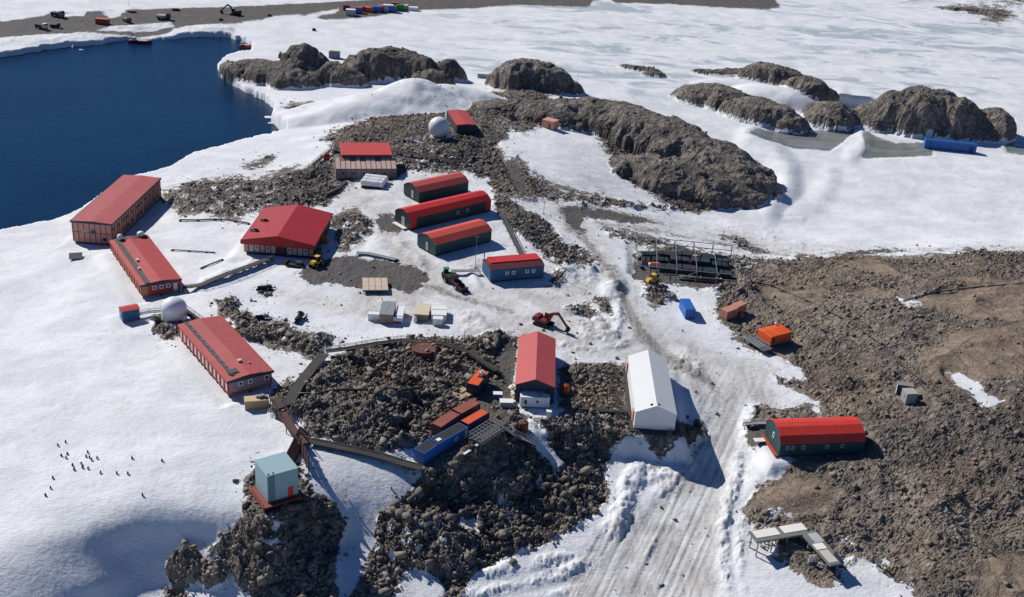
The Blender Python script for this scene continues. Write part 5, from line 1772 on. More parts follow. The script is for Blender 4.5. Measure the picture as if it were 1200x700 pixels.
def walkway(label, pxs, up, w, mat, rail=None, thick=.16, legs=True, name='boardwalk', cat='walkway', railm=None, sides=(-1, 1)):
    pts = smooth_z(resample(polyline(pxs, up), 2.2), up)
    o = pts[len(pts) // 2]
    o = Vector((o.x, o.y, terrain_z(o.x, o.y)))
    t = thing(name, label, cat, o)
    pts = [p - o for p in pts]
    deck, rl = MB(), MB()
    nv = []
    for i, p in enumerate(pts):
        d = pts[min(i + 1, len(pts) - 1)] - pts[max(i - 1, 0)]
        d.z = 0
        d.normalize()
        nv.append(Vector((-d.y, d.x, 0)))
    vs = []
    for p, n in zip(pts, nv):
        vs += [p + n * w / 2, p - n * w / 2, p - n * w / 2 - Vector((0, 0, thick)), p + n * w / 2 - Vector((0, 0, thick))]
    fs = []
    for i in range(len(pts) - 1):
        b = 4 * i
        fs += [(b + k, b + (k + 1) % 4, b + 4 + (k + 1) % 4, b + 4 + k) for k in range(4)]
    fs += [(0, 1, 2, 3), tuple(4 * (len(pts) - 1) + k for k in (3, 2, 1, 0))]
    deck.add(vs, fs)
    deck.build('deck', mat, t)
    if rail:
        for s in sides:
            for hh in (rail * .55, rail):
                for i in range(len(pts) - 1):
                    rl.bar(pts[i] + nv[i] * s * w / 2 + Vector((0, 0, hh)), pts[i + 1] + nv[i + 1] * s * w / 2 + Vector((0, 0, hh)), .07)
            for i in range(len(pts)):
                rl.bar(pts[i] + nv[i] * s * w / 2, pts[i] + nv[i] * s * w / 2 + Vector((0, 0, rail)), .07)
        rl.build('railing', railm or mat, t)
    if legs:
        for i in range(0, len(pts), 2):
            for s in (-1, 1):
                q = pts[i] + nv[i] * s * (w / 2 - .12)
                gz = terrain_z(q.x + o.x, q.y + o.y) - o.z - .4
                if q.z - thick - gz > .1:
                    MB().box((q.x, q.y, (gz + q.z - thick) / 2), (.15, .15, q.z - thick - gz)).build('leg', DARK, t)
    return t


def pipe(label, pxs, up, r, mat=None, twin=False, step=2.0):
    pts = smooth_z(resample(polyline(pxs, up), step), up, 2)
    o = pts[len(pts) // 2]
    o = Vector((o.x, o.y, terrain_z(o.x, o.y)))
    t = thing('pipeline', label, 'pipe', o)
    pts = [p - o for p in pts]
    MB().tube(pts, r, 8).build('pipe', mat or DARK, t)
    if twin:
        MB().tube([p + Vector((.1, -.55, .05)) for p in pts], r * .7, 8).build('pipe', GREY, t)
    for i in range(0, len(pts), 2):
        q = pts[i]
        gz = terrain_z(q.x + o.x, q.y + o.y) - o.z - .3
        if q.z - gz > .25:
            sm = MB()
            sm.box((q.x, q.y, (gz + q.z - r) / 2), (.14, .14, max(q.z - r - gz, .1)))
            sm.box((q.x, q.y, q.z - r - .05), (.7, .7, .1))
            sm.build('trestle', DARK, t)
    return t


walkway('dark boardwalk with pale rails joining the red lab building to the red hall', [(214,339),(236,332),(262,322),(290,312),(318,302)], .9, 1.7, WALKWOOD, .9, railm=GREY, sides=(-1,))
walkway('dark boardwalk bending from the rubble edge down to the long red building', [(320,476),(340,466),(352,448),(368,428),(380,415)], 1.1, 2.2, WALKWOOD, None)
walkway('dark boardwalk running across the top of the rubble towards the rusty tank', [(383,412),(410,407),(440,402),(470,400),(495,398),(520,402),(548,412),(570,426),(582,436)], .9, 1.5, WALKWOOD, .6)
walkway('red-brown gangway climbing from the pale tower past the plywood crate', [(321,468),(334,490),(346,508),(356,520)], 1.6, 1.7, REDBROWN, 1.0, railm=REDBROWN)
walkway('dark boardwalk descending along the snow to the blue containers', [(362,516),(390,521),(420,527),(450,535),(478,545),(494,548)], .9, 2.0, WALKWOOD, .8, railm=DARK, sides=(1,))
walkway('short dark gangway between the white tower and the long red building behind', [(214,362),(224,369),(235,377)], 1.8, 1.6, WALKWOOD, .8)
walkway('grey gangway on trestles linking the tiny blue hut to the white tower', [(160,369),(175,366),(192,364)], .8, 1.1, GREY, .5, railm=LGREY)
walkway('plank path beside the row of boarded bays leading to the snow', [(382,228),(395,220),(408,211),(416,206)], .5, 1.3, WALKWOOD, None)
walkway('dark gangway leading right from the boarded bays across the rock', [(462,176),(480,180),(500,183),(522,187),(546,190)], 1.2, 1.4, WALKWOOD, .7)
walkway('dark timber gangway up to the rear of the boarded bays', [(368,192),(378,184),(388,178),(398,175)], .9, 1.4, WALKWOOD, .6)
walkway('dark sloping gangway from the blue hut up to the far end of the hut row', [(612,300),(604,284),(596,268),(590,256),(585,248)], 1.0, 1.2, DGREY, .5)
walkway('low dark kerb of timbers along the edge of the gravel below the hall', [(418,296),(432,297),(446,300),(464,304)], .5, 1.4, GREY, None)
walkway('short grey plank bridge at the left end of the blue hut', [(530,317),(545,317),(562,317)], 1.0, 1.4, paint('grey_planks', (.22, .21, .20), .8, .4, .3, 'X'), None)
walkway('grey planks leading to the left end of the teal hut on the slope', [(872,498),(886,496),(899,495)], .7, 1.3, GREY, .5, railm=LGREY, sides=(1,))
walkway('pair of grey landing planks right of the garage, crossing dark rock to the white shed', [(655,473),(680,476),(705,480),(734,484)], .7, 1.4, WALKWOOD, None)
pipe('black pipe on low trestles curving across the middle of the rubble', [(342,464),(372,460),(405,458),(440,457),(470,456),(495,456)], .9, .26)
pipe('dark pipe on the snow left of the red hall, upper of two', [(202,293),(222,294),(252,296)], .25, .16)
pipe('short dark pipe lying slantwise on the snow left of the red hall', [(236,314),(249,309),(261,304)], .25, .18)
pipe('dark pipe half buried in snow right of the two-storey block', [(211,258),(232,258),(252,257),(268,257),(292,262)], .35, .22)
pipe('dark twin pipe running down from the far hut over the crest', [(567,130),(585,126),(605,121),(640,114)], .5, .2, None)
pipe('thin black pipe line across the top of the brown hill', [(868,330),(905,335),(945,352),(985,372),(1020,395),(1050,422),(1085,450)], .25, .16)
pipe('thin black pipe line along the far crest of the brown hill', [(1060,352),(1100,342),(1150,336),(1200,333)], .25, .16)
pipe('black pipe dropping beside the pipe rack to the salmon containers', [(868,318),(878,322),(880,334),(874,346)], .4, .16)

# dark wall with a fence behind the pale tower
wp = polyline([(334,545), (352,512)], 0)
o = wp[0]
t = thing('timber_wall', 'dark brown slanted timber wall leaning beside the pale blue tower', 'wall', o)
d = (wp[1] - wp[0])
mb = MB()
n = Vector((d.y, -d.x, 0)).normalized()
q = [Vector((0, 0, -1)), d + Vector((0, 0, -1)), d + Vector((0, 0, 2.4)), Vector((0, 0, 1.9))]
mb.add([*q, *[p + n * 1.5 - Vector((0, 0, .0 if i < 2 else 1.2)) for i, p in enumerate(q)]], [(0, 3, 2, 1), (4, 5, 6, 7), (0, 1, 5, 4), (1, 2, 6, 5), (2, 3, 7, 6), (3, 0, 4, 7)])
mb.build('wall', REDBROWN, t)
for k in range(5):
    b = d * (k / 4) + n * 1.62
    MB().bar(b + Vector((0, 0, -1)), b + Vector((0, 0, 1.7)), .16).build('post', DARK, t)

wp = polyline([(351,526), (356,540), (362,556)], 0)
t = thing('snow_fence', 'tall dark board screen with open gaps at the head of the small snow slope', 'fence', wp[0])
pts = resample([p - wp[0] for p in wp], 1.7)
tp = max(p.z for p in pts) + 3.4
for p in pts:
    MB().bar(p + Vector((0, 0, -1.0)), Vector((p.x, p.y, tp + .2)), .18).build('post', DARK, t)
for p, q in zip(pts[:-1], pts[1:]):
    d = (q - p)
    d.z = 0
    e = d.normalized() * .32
    for z0, z1 in ((tp - 1.5, tp), (tp - 3.3, tp - 1.65)):
        MB().bar(Vector((p.x, p.y, (z0 + z1) / 2)) + e, Vector((q.x, q.y, (z0 + z1) / 2)) - e, .06, z1 - z0).build('panel', REDBROWN, t)

# ------------------------------------------------------------------ rusty round tank
p = at(497, 413)
t = thing('round_tank', 'low rusty round open tank on the rubble below the crates', 'tank', p)
MB().lathe([(2.7, -.6), (2.7, 1.2), (2.5, 1.25), (2.45, .9)], (0, 0, 0), 26, False).build('wall', RUSTTANK, t)
MB().lathe([(2.44, 1.02), (2.44, 1.14)], (0, 0, 0), 26, False).build('lid', paint('dark_rust_lid', (.13, .045, .035), .8, .5), t)
for k in range(3):
    MB().box((math.cos(k * 2.1) * 1.1, math.sin(k * 2.1) * 1.1, 1.2), (.3, .3, .12)).build('hatch', SALMON, t)
p = at(366, 440)
t = thing('rusty_sheet', 'flat red-brown metal sheet lying on the rubble inside the boardwalk bend', 'sheet', (p.x, p.y, p.z + .15), .6)
MB().prism([(-1.2, 0), (1.2, .25), (1.2, .33), (-1.2, .08)], -2.6, 2.6).build('sheet', paint('rust_red_sheet', (.20, .075, .05), .8, .5), t)
MB().box((-2.3, 0, .1), (.12, 2.3, .3)).build('edge_bar', RUSTTANK, t)

# pallets by the brown containers, white boxes, planks, cage
p = at(537, 466)
t = thing('pallet_stack', 'stack of pale timber pallets behind the red-brown containers', 'pallets', p, .88)
for k in range(3):
    for j in range(2):
        MB().box((-2.6 + k * 2.3, -.9 + j * 1.7, .3 + .15 * ((k + j) % 2)), (2.0, 1.4, .5), random.uniform(-.1, .1)).build('pallet', WOOD, t)
for px, py, sz, lab in ((593, 476, (2.6, 1.6, 1.2), 'white lidded box on dark gravel left of the garage front'), (583, 466, (1.8, 1.2, 1.0), 'smaller pale box with a blue side behind the white lidded box')):
    p = at(px, py)
    t = thing('supply_box', lab, 'box', p, .1)
    MB().box((0, 0, sz[2] / 2), sz).build('body', LGREY if px > 590 else BLUE_H, t, .03)
    MB().box((0, 0, sz[2] + .04), (sz[0] + .08, sz[1] + .08, .1)).build('lid', WHITE, t)
for px, py, lab in ((547, 534, 'left one of two white planks lying end to end in the shaded yard'), (561, 524, 'right one of two white planks lying end to end in the shaded yard')):
    p = at(px, py)
    t = thing('white_plank', lab, 'plank', (p.x, p.y, p.z + .6), .95, 'white planks')
    MB().box((0, 0, .15), (2.0, .5, .18)).build('plank', WHITE, t)
    MB().box((0, 0, -.4), (1.6, .3, .9)).build('block', DARK, t)
p = at(570, 512)
t = thing('wire_cage', 'grey lattice cage frame standing in the shade below the orange container', 'cage', p, .95)
L, W, Hh = 7.0, 3.0, 2.0
for i in range(8):
    xx = -L / 2 + L * i / 7
    for s in (-1, 1):
        MB().bar((xx, s * W / 2, -.3), (xx, s * W / 2, Hh), .1).build('upright', GREY, t)
cg = MB()
for z_ in (.5, 1.2, Hh):
    for s in (-1, 1):
        cg.bar((-L / 2, s * W / 2, z_), (L / 2, s * W / 2, z_), .1)
for i in range(8):
    xx = -L / 2 + L * i / 7
    cg.bar((xx, -W / 2, Hh), (xx, W / 2, Hh), .1)
cg.build('crossbar', GREY, t)
MB().box((0, 0, .4), (L - .4, W - .4, .6)).build('load', DGREY, t)
p = at(613, 503)
t = thing('rust_drum', 'dark rusty drum standing on the bank below the garage cabin', 'drum', p)
MB().lathe([(.95, -.3), (1.0, 0), (1.0, 1.6), (.85, 1.75)], (0, 0, 0), 16, False).build('drum', RUSTTANK, t)
MB().lathe([(.3, 1.75), (.3, 1.9)], (.3, 0, 0), 10, False).build('cap', DARK, t)
walkway('grey steel trestle walkway in the shade under the garage bank', [(588,498),(604,507),(622,518),(630,526)], .9, 1.2, GREY, .6, name='boardwalk')
p = at(662, 462)
t = thing('orange_tank', 'small orange tank in the shade at the right side of the garage', 'tank', p)
MB().lathe([(.7, 0), (.95, .25), (.95, 1.9), (.6, 2.2), (.1, 2.3)], (0, 0, 0), 14).build('shell', paint('dull_orange', (.55, .10, .03), .6, .3), t)
MB().lathe([(.18, 2.25), (.18, 2.5)], (0, 0, 0), 8, False).build('cap', DARK, t)
p = at(643, 487)
t = thing('white_bin', 'small white bin standing in the shade in front of the garage cabin', 'bin', p)
MB().box((0, 0, .5), (.9, .8, 1.0), taper=1.15).build('body', LGREY, t)
MB().box((0, 0, 1.06), (1.1, 1.0, .1)).build('lid', WHITE, t)
p = at(600, 462)
t = thing('timber_pile', 'pile of pale scrap timber along the left wall of the garage', 'timber', p, .1)
for k in range(7):
    MB().box((random.uniform(-.3, .3), -3 + k * .9, .3 + .2 * (k % 2)), (.5, 1.6, .3), random.uniform(-.6, .6), random.uniform(-.2, .2)).build('board', WOOD if k % 3 else OFFWHITE, t)

# ------------------------------------------------------------------ vehicles
def tracks(t, L, W, gap, r, mat=None):
    for s in (-1, 1):
        prof = []
        for k in range(9):
            a_ = math.pi / 2 + math.pi * k / 8
            prof.append((-L / 2 + r * math.cos(a_) + r, r + r * math.sin(a_)))
        for k in range(9):
            a_ = -math.pi / 2 + math.pi * k / 8
            prof.append((L / 2 + r * math.cos(a_) - r, r + r * math.sin(a_)))
        o = MB()
        n = len(prof)
        y0, y1 = s * gap - W / 2, s * gap + W / 2
        o.add([(x_, y0, z_) for x_, z_ in prof] + [(x_, y1, z_) for x_, z_ in prof], [(i, (i + 1) % n, n + (i + 1) % n, n + i) for i in range(n)] + [tuple(range(n)), tuple(range(n, 2 * n))[::-1]])
        for i in range(5):
            o.tube([(-L / 2 + r + (L - 2 * r) * i / 4, y0 - .04, r * .8), (-L / 2 + r + (L - 2 * r) * i / 4, y1 + .04, r * .8)], r * .5, 10)
        o.build('track', mat or BLACK, t)


def excavator(label, px, py, rz, paintm, boomm, sc=1.0, reach=1.0):
    p = at(px, py)
    t = thing('excavator', label, 'excavator', p, rz)
    t.scale = (sc, sc, sc)
    tracks(t, 4.2, .75, 1.15, .42)
    MB().box((0, 0, .75), (2.0, 1.6, .3)).build('undercarriage', DARK, t)
    bd = MB().box((-.5, 0, 1.35), (3.4, 2.6, .8)).box((-1.6, 0, 1.95), (1.3, 2.5, .55))
    bd.build('body', paintm, t, .08)
    MB().box((-2.35, 0, 1.35), (.5, 2.4, .95)).build('counterweight', DARK, t, .1)
    cb = MB().box((.55, .75, 2.35), (1.5, 1.0, 1.5), taper=.88).build('cab', paintm, t, .06)
    MB().box((1.28, .75, 2.5), (.08, .75, .85)).build('windscreen', GLASSM, cb)
    MB().box((.55, 1.25, 2.5), (.95, .05, .75)).build('window', GLASSM, cb)
    MB().box((.55, .75, 3.13), (1.2, .8, .08)).build('cab_roof', BEIGE, cb)
    e, s_ = Vector((4.2 * reach, -.1, 4.0)), Vector((6.6 * reach, -.1, 2.6))
    MB().bar((.9, -.1, 1.5), (2.4 * reach, -.1, 3.7), .42, .6, (0, 0, 1)).bar((2.3 * reach, -.1, 3.65), e, .40, .52).build('boom', boomm, t)
    MB().bar(e + Vector((-.5, 0, .3)), s_ + Vector((.0, 0, -1.2)), .34, .46).build('stick', boomm, t)
    MB().bar((1.6, -.1, 1.5), (2.5 * reach, -.1, 3.2), .16).bar((2.7 * reach, -.1, 4.1), e + Vector((-.4, 0, .5)), .15).build('ram', LGREY, t)
    bk = MB()
    bx = s_ + Vector((.1, 0, -1.6))
    for sy in (-1, 1):
        bk.add([(bx.x - .1, sy * .6 - .13, bx.z + .5), (bx.x + .5, sy * .6 - .13, bx.z), (bx.x + .2, sy * .6 - .13, bx.z - .7), (bx.x - .55, sy * .6 - .13, bx.z - .6),
                (bx.x - .1, sy * .6 - .07, bx.z + .5), (bx.x + .5, sy * .6 - .07, bx.z), (bx.x + .2, sy * .6 - .07, bx.z - .7), (bx.x - .55, sy * .6 - .07, bx.z - .6)],
               [(0, 1, 2, 3), (4, 7, 6, 5), (0, 4, 5, 1), (1, 5, 6, 2), (2, 6, 7, 3), (3, 7, 4, 0)])
    bk.bar((bx.x - .05, -.7, bx.z + .42), (bx.x + .48, -.7, bx.z), .05).box((bx.x + .2, -.1, bx.z + .22), (.75, 1.2, .06), 0, .75).box((bx.x + .36, -.1, bx.z - .35), (.07, 1.2, .8), 0, .35).box((bx.x - .18, -.1, bx.z - .66), (.8, 1.2, .07), 0, -.1)
    bk.build('bucket', BLACK, t)
    return t


excavator('dark red tracked excavator with its arm reaching down to the snow above the garage', 637, 381, R(-30), MACHRED, MACHRED, 1.0, .95)
excavator('far grey excavator with its boom raised on the dark airstrip', 276, 18, R(168), DARK, DARK, 1.15, 1.0)


def wheeled(name, label, px, py, rz, bodym, cabm, L=4.2, cat='loader', arm=True, sc=1.0, group=None, armm=None):
    p = at(px, py)
    t = thing(name, label, cat, p, rz, group)
    t.scale = (sc, sc, sc)
    for sx in (-1, 1):
        for sy in (-1, 1):
            wh = MB().tube([(sx * L * .32, sy * .85 - .22, .6), (sx * L * .32, sy * .85 + .22, .6)], .6, 14).build('wheel', BLACK, t)
            MB().tube([(sx * L * .32, sy * .85 + sy * .18, .6), (sx * L * .32, sy * .85 + sy * .25, .6)], .3, 10).build('rim', LGREY, wh)
    MB().box((-.3, 0, 1.05), (L * .8, 1.3, .7)).box((-L * .28, 0, 1.5), (L * .32, 1.3, .45)).build('body', bodym, t, .07)
    cb = MB().box((.25, 0, 2.05), (1.3, 1.25, 1.2), taper=.88).build('cab', cabm, t, .05)
    MB().box((.25, 0, 2.2), (1.36, 1.0, .6)).build('window', GLASSM, cb)
    MB().box((.25, 0, 2.69), (1.3, 1.2, .08)).build('cab_roof', bodym, cb)
    if arm:
        am = MB()
        for s in (-1, 1):
            am.bar((.5, s * .75, 1.5), (L * .62, s * .75, .7), .16, .24)
        am.build('lift_arm', armm or bodym, t)
        MB().prism([(-.0, 0), (.75, -.25), (.65, -.12), (.1, .1), (.1, .75), (0, .75)], -1.0, 1.0, 'y').build('bucket', DARK, t, loc=(L * .60, 0, .35))
    return t


wheeled('wheel_loader', 'small yellow loader with a dark cab parked in the shadow of the red hall', 371, 312, R(60), YELLOW, BLACK, 3.8)
wheeled('wheel_loader', 'yellow and brown loader parked at the left end of the pipe rack', 764, 333, R(35), YELLOW, paint('ochre_cab', (.38, .22, .05), .6, .3), 3.8)
wheeled('telehandler', 'black and green telehandler parked in the snow left of the blue hut', 532, 335, R(-52), BLACK, BLACK, 6.4, 'telehandler', True, 1.15, None, MACHRED)
p = at(526, 326)
t = thing('tractor', 'green tractor standing right behind the black telehandler', 'tractor', p, R(10))
for sx, r_ in ((-1, .75), (1, .5)):
    for sy in (-1, 1):
        wh = MB().tube([(sx * 1.1, sy * .8 - .2, r_), (sx * 1.1, sy * .8 + .2, r_)], r_, 14).build('wheel', BLACK, t)
        MB().tube([(sx * 1.1, sy * 1.0, r_), (sx * 1.1, sy * 1.04, r_)], r_ * .5, 10).build('rim', YELLOW, wh)
MB().box((.7, 0, 1.25), (1.9, .85, .75)).box((-.8, 0, 1.05), (1.2, 1.0, .5)).build('bonnet', GREEN, t, .08)
cb = MB().box((-.75, 0, 2.0), (1.2, 1.15, 1.3), taper=.9).build('cab', BLACK, t, .05)
MB().box((-.75, 0, 2.7), (1.5, 1.4, .12)).build('cab_roof', GREEN, cb)
p = at(345, 312)
t = thing('cargo_sled', 'dark trailer sled with a red end board parked in front of the red hall', 'sled', p, R(-12))
for s in (-1, 1):
    MB().tube([(-2.4, s * .8, .5), (-2.0, s * .8, .12), (2.6, s * .8, .12)], .1, 6).build('runner', DARK, t)
MB().box((.1, 0, .55), (4.6, 2.0, .3)).build('bed', BLACK, t)
MB().box((-2.0, 0, .95), (.2, 1.9, .5)).build('end_board', MACHRED, t)
MB().box((1.2, .2, 1.0), (1.6, 1.2, .7)).build('load', DARK, t)

SG = 'snow vehicles left standing on the snow'


def snowmobile(label, px, py, rz, m, sc=1.6):
    p = at(px, py)
    t = thing('snowmobile', label, 'snowmobile', p, rz, SG)
    t.scale = (sc, sc, sc)
    for s in (-1, 1):
        MB().bar((.2, s * .4, .06), (1.25, s * .4, .06), .14, .05).bar((1.24, s * .4, .06), (1.5, s * .4, .22), .14, .05).build('ski', BLACK, t)
    MB().box((-.5, 0, .2), (1.6, .42, .36)).build('track', BLACK, t, .1)
    MB().box((.55, 0, .5), (.95, .75, .42), 0, .12, taper=.7).build('hood', m, t, .06)
    MB().box((-.5, 0, .55), (1.2, .42, .3)).build('seat', BLACK, t, .06)
    MB().box((.38, 0, .88), (.05, .55, .35), 0, -.5).build('windscreen', DARK, t)
    MB().bar((.15, -.38, .85), (.15, .38, .85), .06).build('handlebar', BLACK, t)
    return t


snowmobile('black snowmobile with its skis askew, alone on the snow below the sled', 311, 340, R(25), BLACK, 1.7)
snowmobile('dark snowmobile on the snow left of the grey lidded crate', 351, 375, R(80), NAVY, 1.9)
snowmobile('dark snowmobile beside the rock strip, nearest the long red building', 308, 374, R(20), GREY, 1.5)
p = at(89, 303)
t = thing('dark_panel', 'dark square hatch panel propped on the snow below the two-storey block', 'panel', p, .35)
MB().box((0, 0, .7), (3.2, 2.6, .16), 0, 0, .25).build('panel', DARK, t)
MB().box((0, 1.0, .3), (2.6, .2, 1.2)).build('prop', WALKWOOD, t)

# ------------------------------------------------------------------ masts
def mast(label, px, py, h, r=.06, arms=0, lean=0.0):
    p = at(px, py)
    t = thing('mast', label, 'mast', p)
    MB().tube([(0, 0, -.5), (lean * h, 0, h)], [r, r * .6], 6).build('pole', DARK if h < 9 else GREY, t)
    MB().box((0, 0, .05), (.5, .5, .3)).build('foot', CONCRETE, t)
    for k in range(arms):
        MB().bar((lean * h - .7, 0, h - .4 - k * .8), (lean * h + .7, 0, h - .4 - k * .8), .06).build('cross_arm', GREY, t)
    return t


mast('thin dark mast standing in the snow in front of the orange-red roofed hut', 557, 314, 9.0, .09, 1)
mast('short mast with a crossbar beside the gravel road', 637, 251, 4.0, .09, 1)
mast('dark post in the snow right of the blue hut', 662, 328, 3.4, .10)
mast('thin tall mast on the ice beside the far dark dome', 676, 97, 6.0, .07, 0, .06)
mast('dark post standing in the snow below the white crates', 544, 404, 4.2, .08)
mast('short leaning post in the rubble right of the rusty tank', 527, 420, 2.6, .08, 0, .3)
mast('thin pole on the far white ice at the top left', 151, 6, 4.0, .08)

# ------------------------------------------------------------------ penguins
pg = None
PEN = [(68,523),(77,519),(72,535),(79,533),(77.5,537.5),(103,531),(101,536),(105,537),(107.5,540),(114,538),(95.5,544.5),(97,549),(85,546),(87,551),(103.5,550),(118,555),(137,555.5),(150,556),(155,538),(190,541),(62,561),(59.5,573),(53.5,581.5),(167,581),(459,574)]
GRP = 'adelie penguins scattered over the snow slope'
for k, (px, py) in enumerate(PEN):
    p = at(px, py)
    if pg is None:
        pg = thing('penguin', '', 'penguin', p)
        MB().lathe([(.04, .02), (.13, .05), (.19, .16), (.205, .32), (.18, .48), (.12, .60), (.085, .66), (.10, .72), (.095, .79), (.05, .84), (.005, .86)], (0, 0, 0), 12).build('body', BLACK, pg)
        bl_ = MB()
        bl_.lathe([(.02, .06), (.10, .10), (.15, .2), (.16, .33), (.13, .46), (.07, .56), (.02, .60)], (.062, 0, 0), 12).build('belly', WHITE, pg)
        for s in (-1, 1):
            MB().bar((0, s * .17, .54), (-.05, s * .29, .18), .10, .035, (1, 0, 0)).build('flipper', BLACK, pg)
            MB().box((.07, s * .08, .025), (.17, .09, .05)).build('foot', paint('pink_foot', (.45, .22, .17), .6, .1), pg)
        MB().bar((.08, 0, .765), (.19, 0, .745), .045, .04).build('beak', DARK, pg)
        MB().bar((-.15, 0, .10), (-.26, 0, .0), .09, .03).build('tail', BLACK, pg)
        o = pg
    else:
        o = copy_tree(pg)
    o.location = p
    sc = .78
    o.scale = (sc, sc, sc)
    o.rotation_euler = (0, 0, random.uniform(0, 6.28))
    o['label'] = 'small black and white penguin standing on the open snow slope at lower left'
    o['group'] = GRP
    if px > 400:
        o['label'] = 'lone penguin on the snow slope between the pale tower and the rubble'
        del o['group']
    elif px > 160 and py > 570:
        o['label'] = 'single penguin at the lip of the shaded snow hollow'
        del o['group']

# ------------------------------------------------------------------ far shore: airstrip, boats, cargo
def far_box(name, label, px, py, d, rz, bodym, lidm, cat, group=None, extra=None):
    p = at(px, py)
    t = thing(name, label, cat, p, rz, group)
    MB().box((0, 0, d[2] / 2), d).build('body', bodym, t, .05)
    MB().box((0, 0, d[2] + .06), (d[0] + .1, d[1] + .1, .12)).build('lid', lidm, t)
    if extra:
        extra(t, d)
    return t


def cont_door(t, d):
    for s in (-1, 1):
        MB().box((s * d[0] * .25, -d[1] / 2 - .03, d[2] * .5), (d[0] * .42, .06, d[2] * .8)).build('door', MATS['red_brown_container_paint'], t)


far_box('cargo_container', 'lone red container on the dark airstrip above the pressure ice', 120.5, 28.5, (6.2, 2.5, 2.6), .02, paint('pillar_red', (.42, .045, .025), .6, .3), paint('orange_red_lid', (.62, .11, .05), .6, .3), 'container', None, cont_door)


def truck(label, px, py, rz, m, m2, sc=1.2):
    p = at(px, py)
    t = thing('truck', label, 'truck', p, rz, 'vehicles parked on the airstrip')
    t.scale = (sc, sc, sc)
    for sx in (-1.7, .1, 1.6):
        for sy in (-1, 1):
            MB().tube([(sx, sy * .9 - .18, .5), (sx, sy * .9 + .18, .5)], .5, 10).build('wheel', BLACK, t)
    MB().box((-.1, 0, .75), (5.0, 1.2, .3)).build('chassis', DARK, t)
    cb = MB().box((1.8, 0, 1.6), (1.4, 2.1, 1.6), taper=.9).build('cab', m, t, .06)
    MB().box((2.42, 0, 1.9), (.1, 1.6, .6)).build('windscreen', GLASSM, cb)
    MB().box((-.8, 0, 1.3), (3.4, 2.1, .8)).build('bed', m2, t)


truck('grey tracked hauler at the snow patch on the far left of the airstrip', 68, 20, R(-20), GREY, DARK, 1.3)
truck('pale vehicle with a dark bed low on the far left of the airstrip', 49, 34, R(-25), OFFWHITE, DARK, 1.2)
truck('small dark vehicle right of the lone red container', 149, 26, R(-40), DARK, GREY, 1.0)
truck('dark flatbed with pale crates above the blue pressure ice', 192, 23, R(0), DARK, LGREY, 1.3)
truck('low dark vehicle beside the pale one on the airstrip', 65, 32.5, R(4), DARK, DARK, .9)
for k, (px, py, lab) in enumerate(((206, 12.5, 'flat red sled near the back edge of the airstrip, right of the snow patch'), (155, 15, 'low rusty red skid near the back edge, above the small dark vehicle'), (316, 19, 'small dark crate alone at the front edge of the airstrip'), (368, 36, 'dark lump of gear on the white ice below the cargo line'), (259, 24, 'dark drum sled on the airstrip below the far excavator'))):
    m_ = (MACHRED, RUST, DARK, BLACK, DARK)[k]
    p = at(px, py)
    t = thing('cargo_skid', lab, 'sled', p, .1)
    MB().box((0, 0, .7), (3.4 if k < 2 else 1.6, 1.8, .7)).build('load', m_, t, .08)
    for s in (-1, 1):
        MB().box((0, s * .7, .2), (3.8 if k < 2 else 1.8, .2, .4)).build('runner', DARK, t)

CARGO = [(406,9.5,3.0,2.6,'MACHRED','small dark red crate standing left of the cargo line'),(411,15.5,4.2,3.0,'LGREY','pale grey crate at the left end of the cargo line'),(419,13,4.4,3.0,'BLUE','blue container with a red lid next to the pale crate'),
 (428,10.5,3.6,2.4,'RUST','rust red crate left of the middle of the cargo line'),(433,11.5,3.6,2.4,'ORANGE','orange crate near the middle of the cargo line'),(441,11.5,5.2,2.8,'BLUE','long blue container in the middle of the cargo line'),
 (448,10,3.6,2.8,'ORANGE','orange and white crate right of the long blue container'),(455,11,4.6,3.4,'LGREY','tall pale blue-grey crate right of the middle of the cargo line'),(460,11.5,3.6,3.2,'BLUE','square blue container beside the tall pale crate'),
 (463,8,3.8,3.4,'RUST','tall red crate at the back right of the cargo line'),(469,9.5,3.6,2.8,'GREEN','green crate near the right end of the cargo line'),(475,8.5,2.6,2.2,'BEIGE','beige box last but one in the cargo line'),(484,9.5,4.4,1.6,'WHITE','low white box at the right end of the cargo line')]
for (px, py, w, h, mn, lab) in CARGO:
    m_ = globals()[mn]
    far_box('cargo_crate', lab, px, py + 2.5, (w * 1.15, 3.0, h), .12, m_, (WHITE if mn == 'LGREY' else MATS['pillar_red'] if lab.endswith('pale crate') else m_), 'crate', 'cargo stacked along the airstrip')


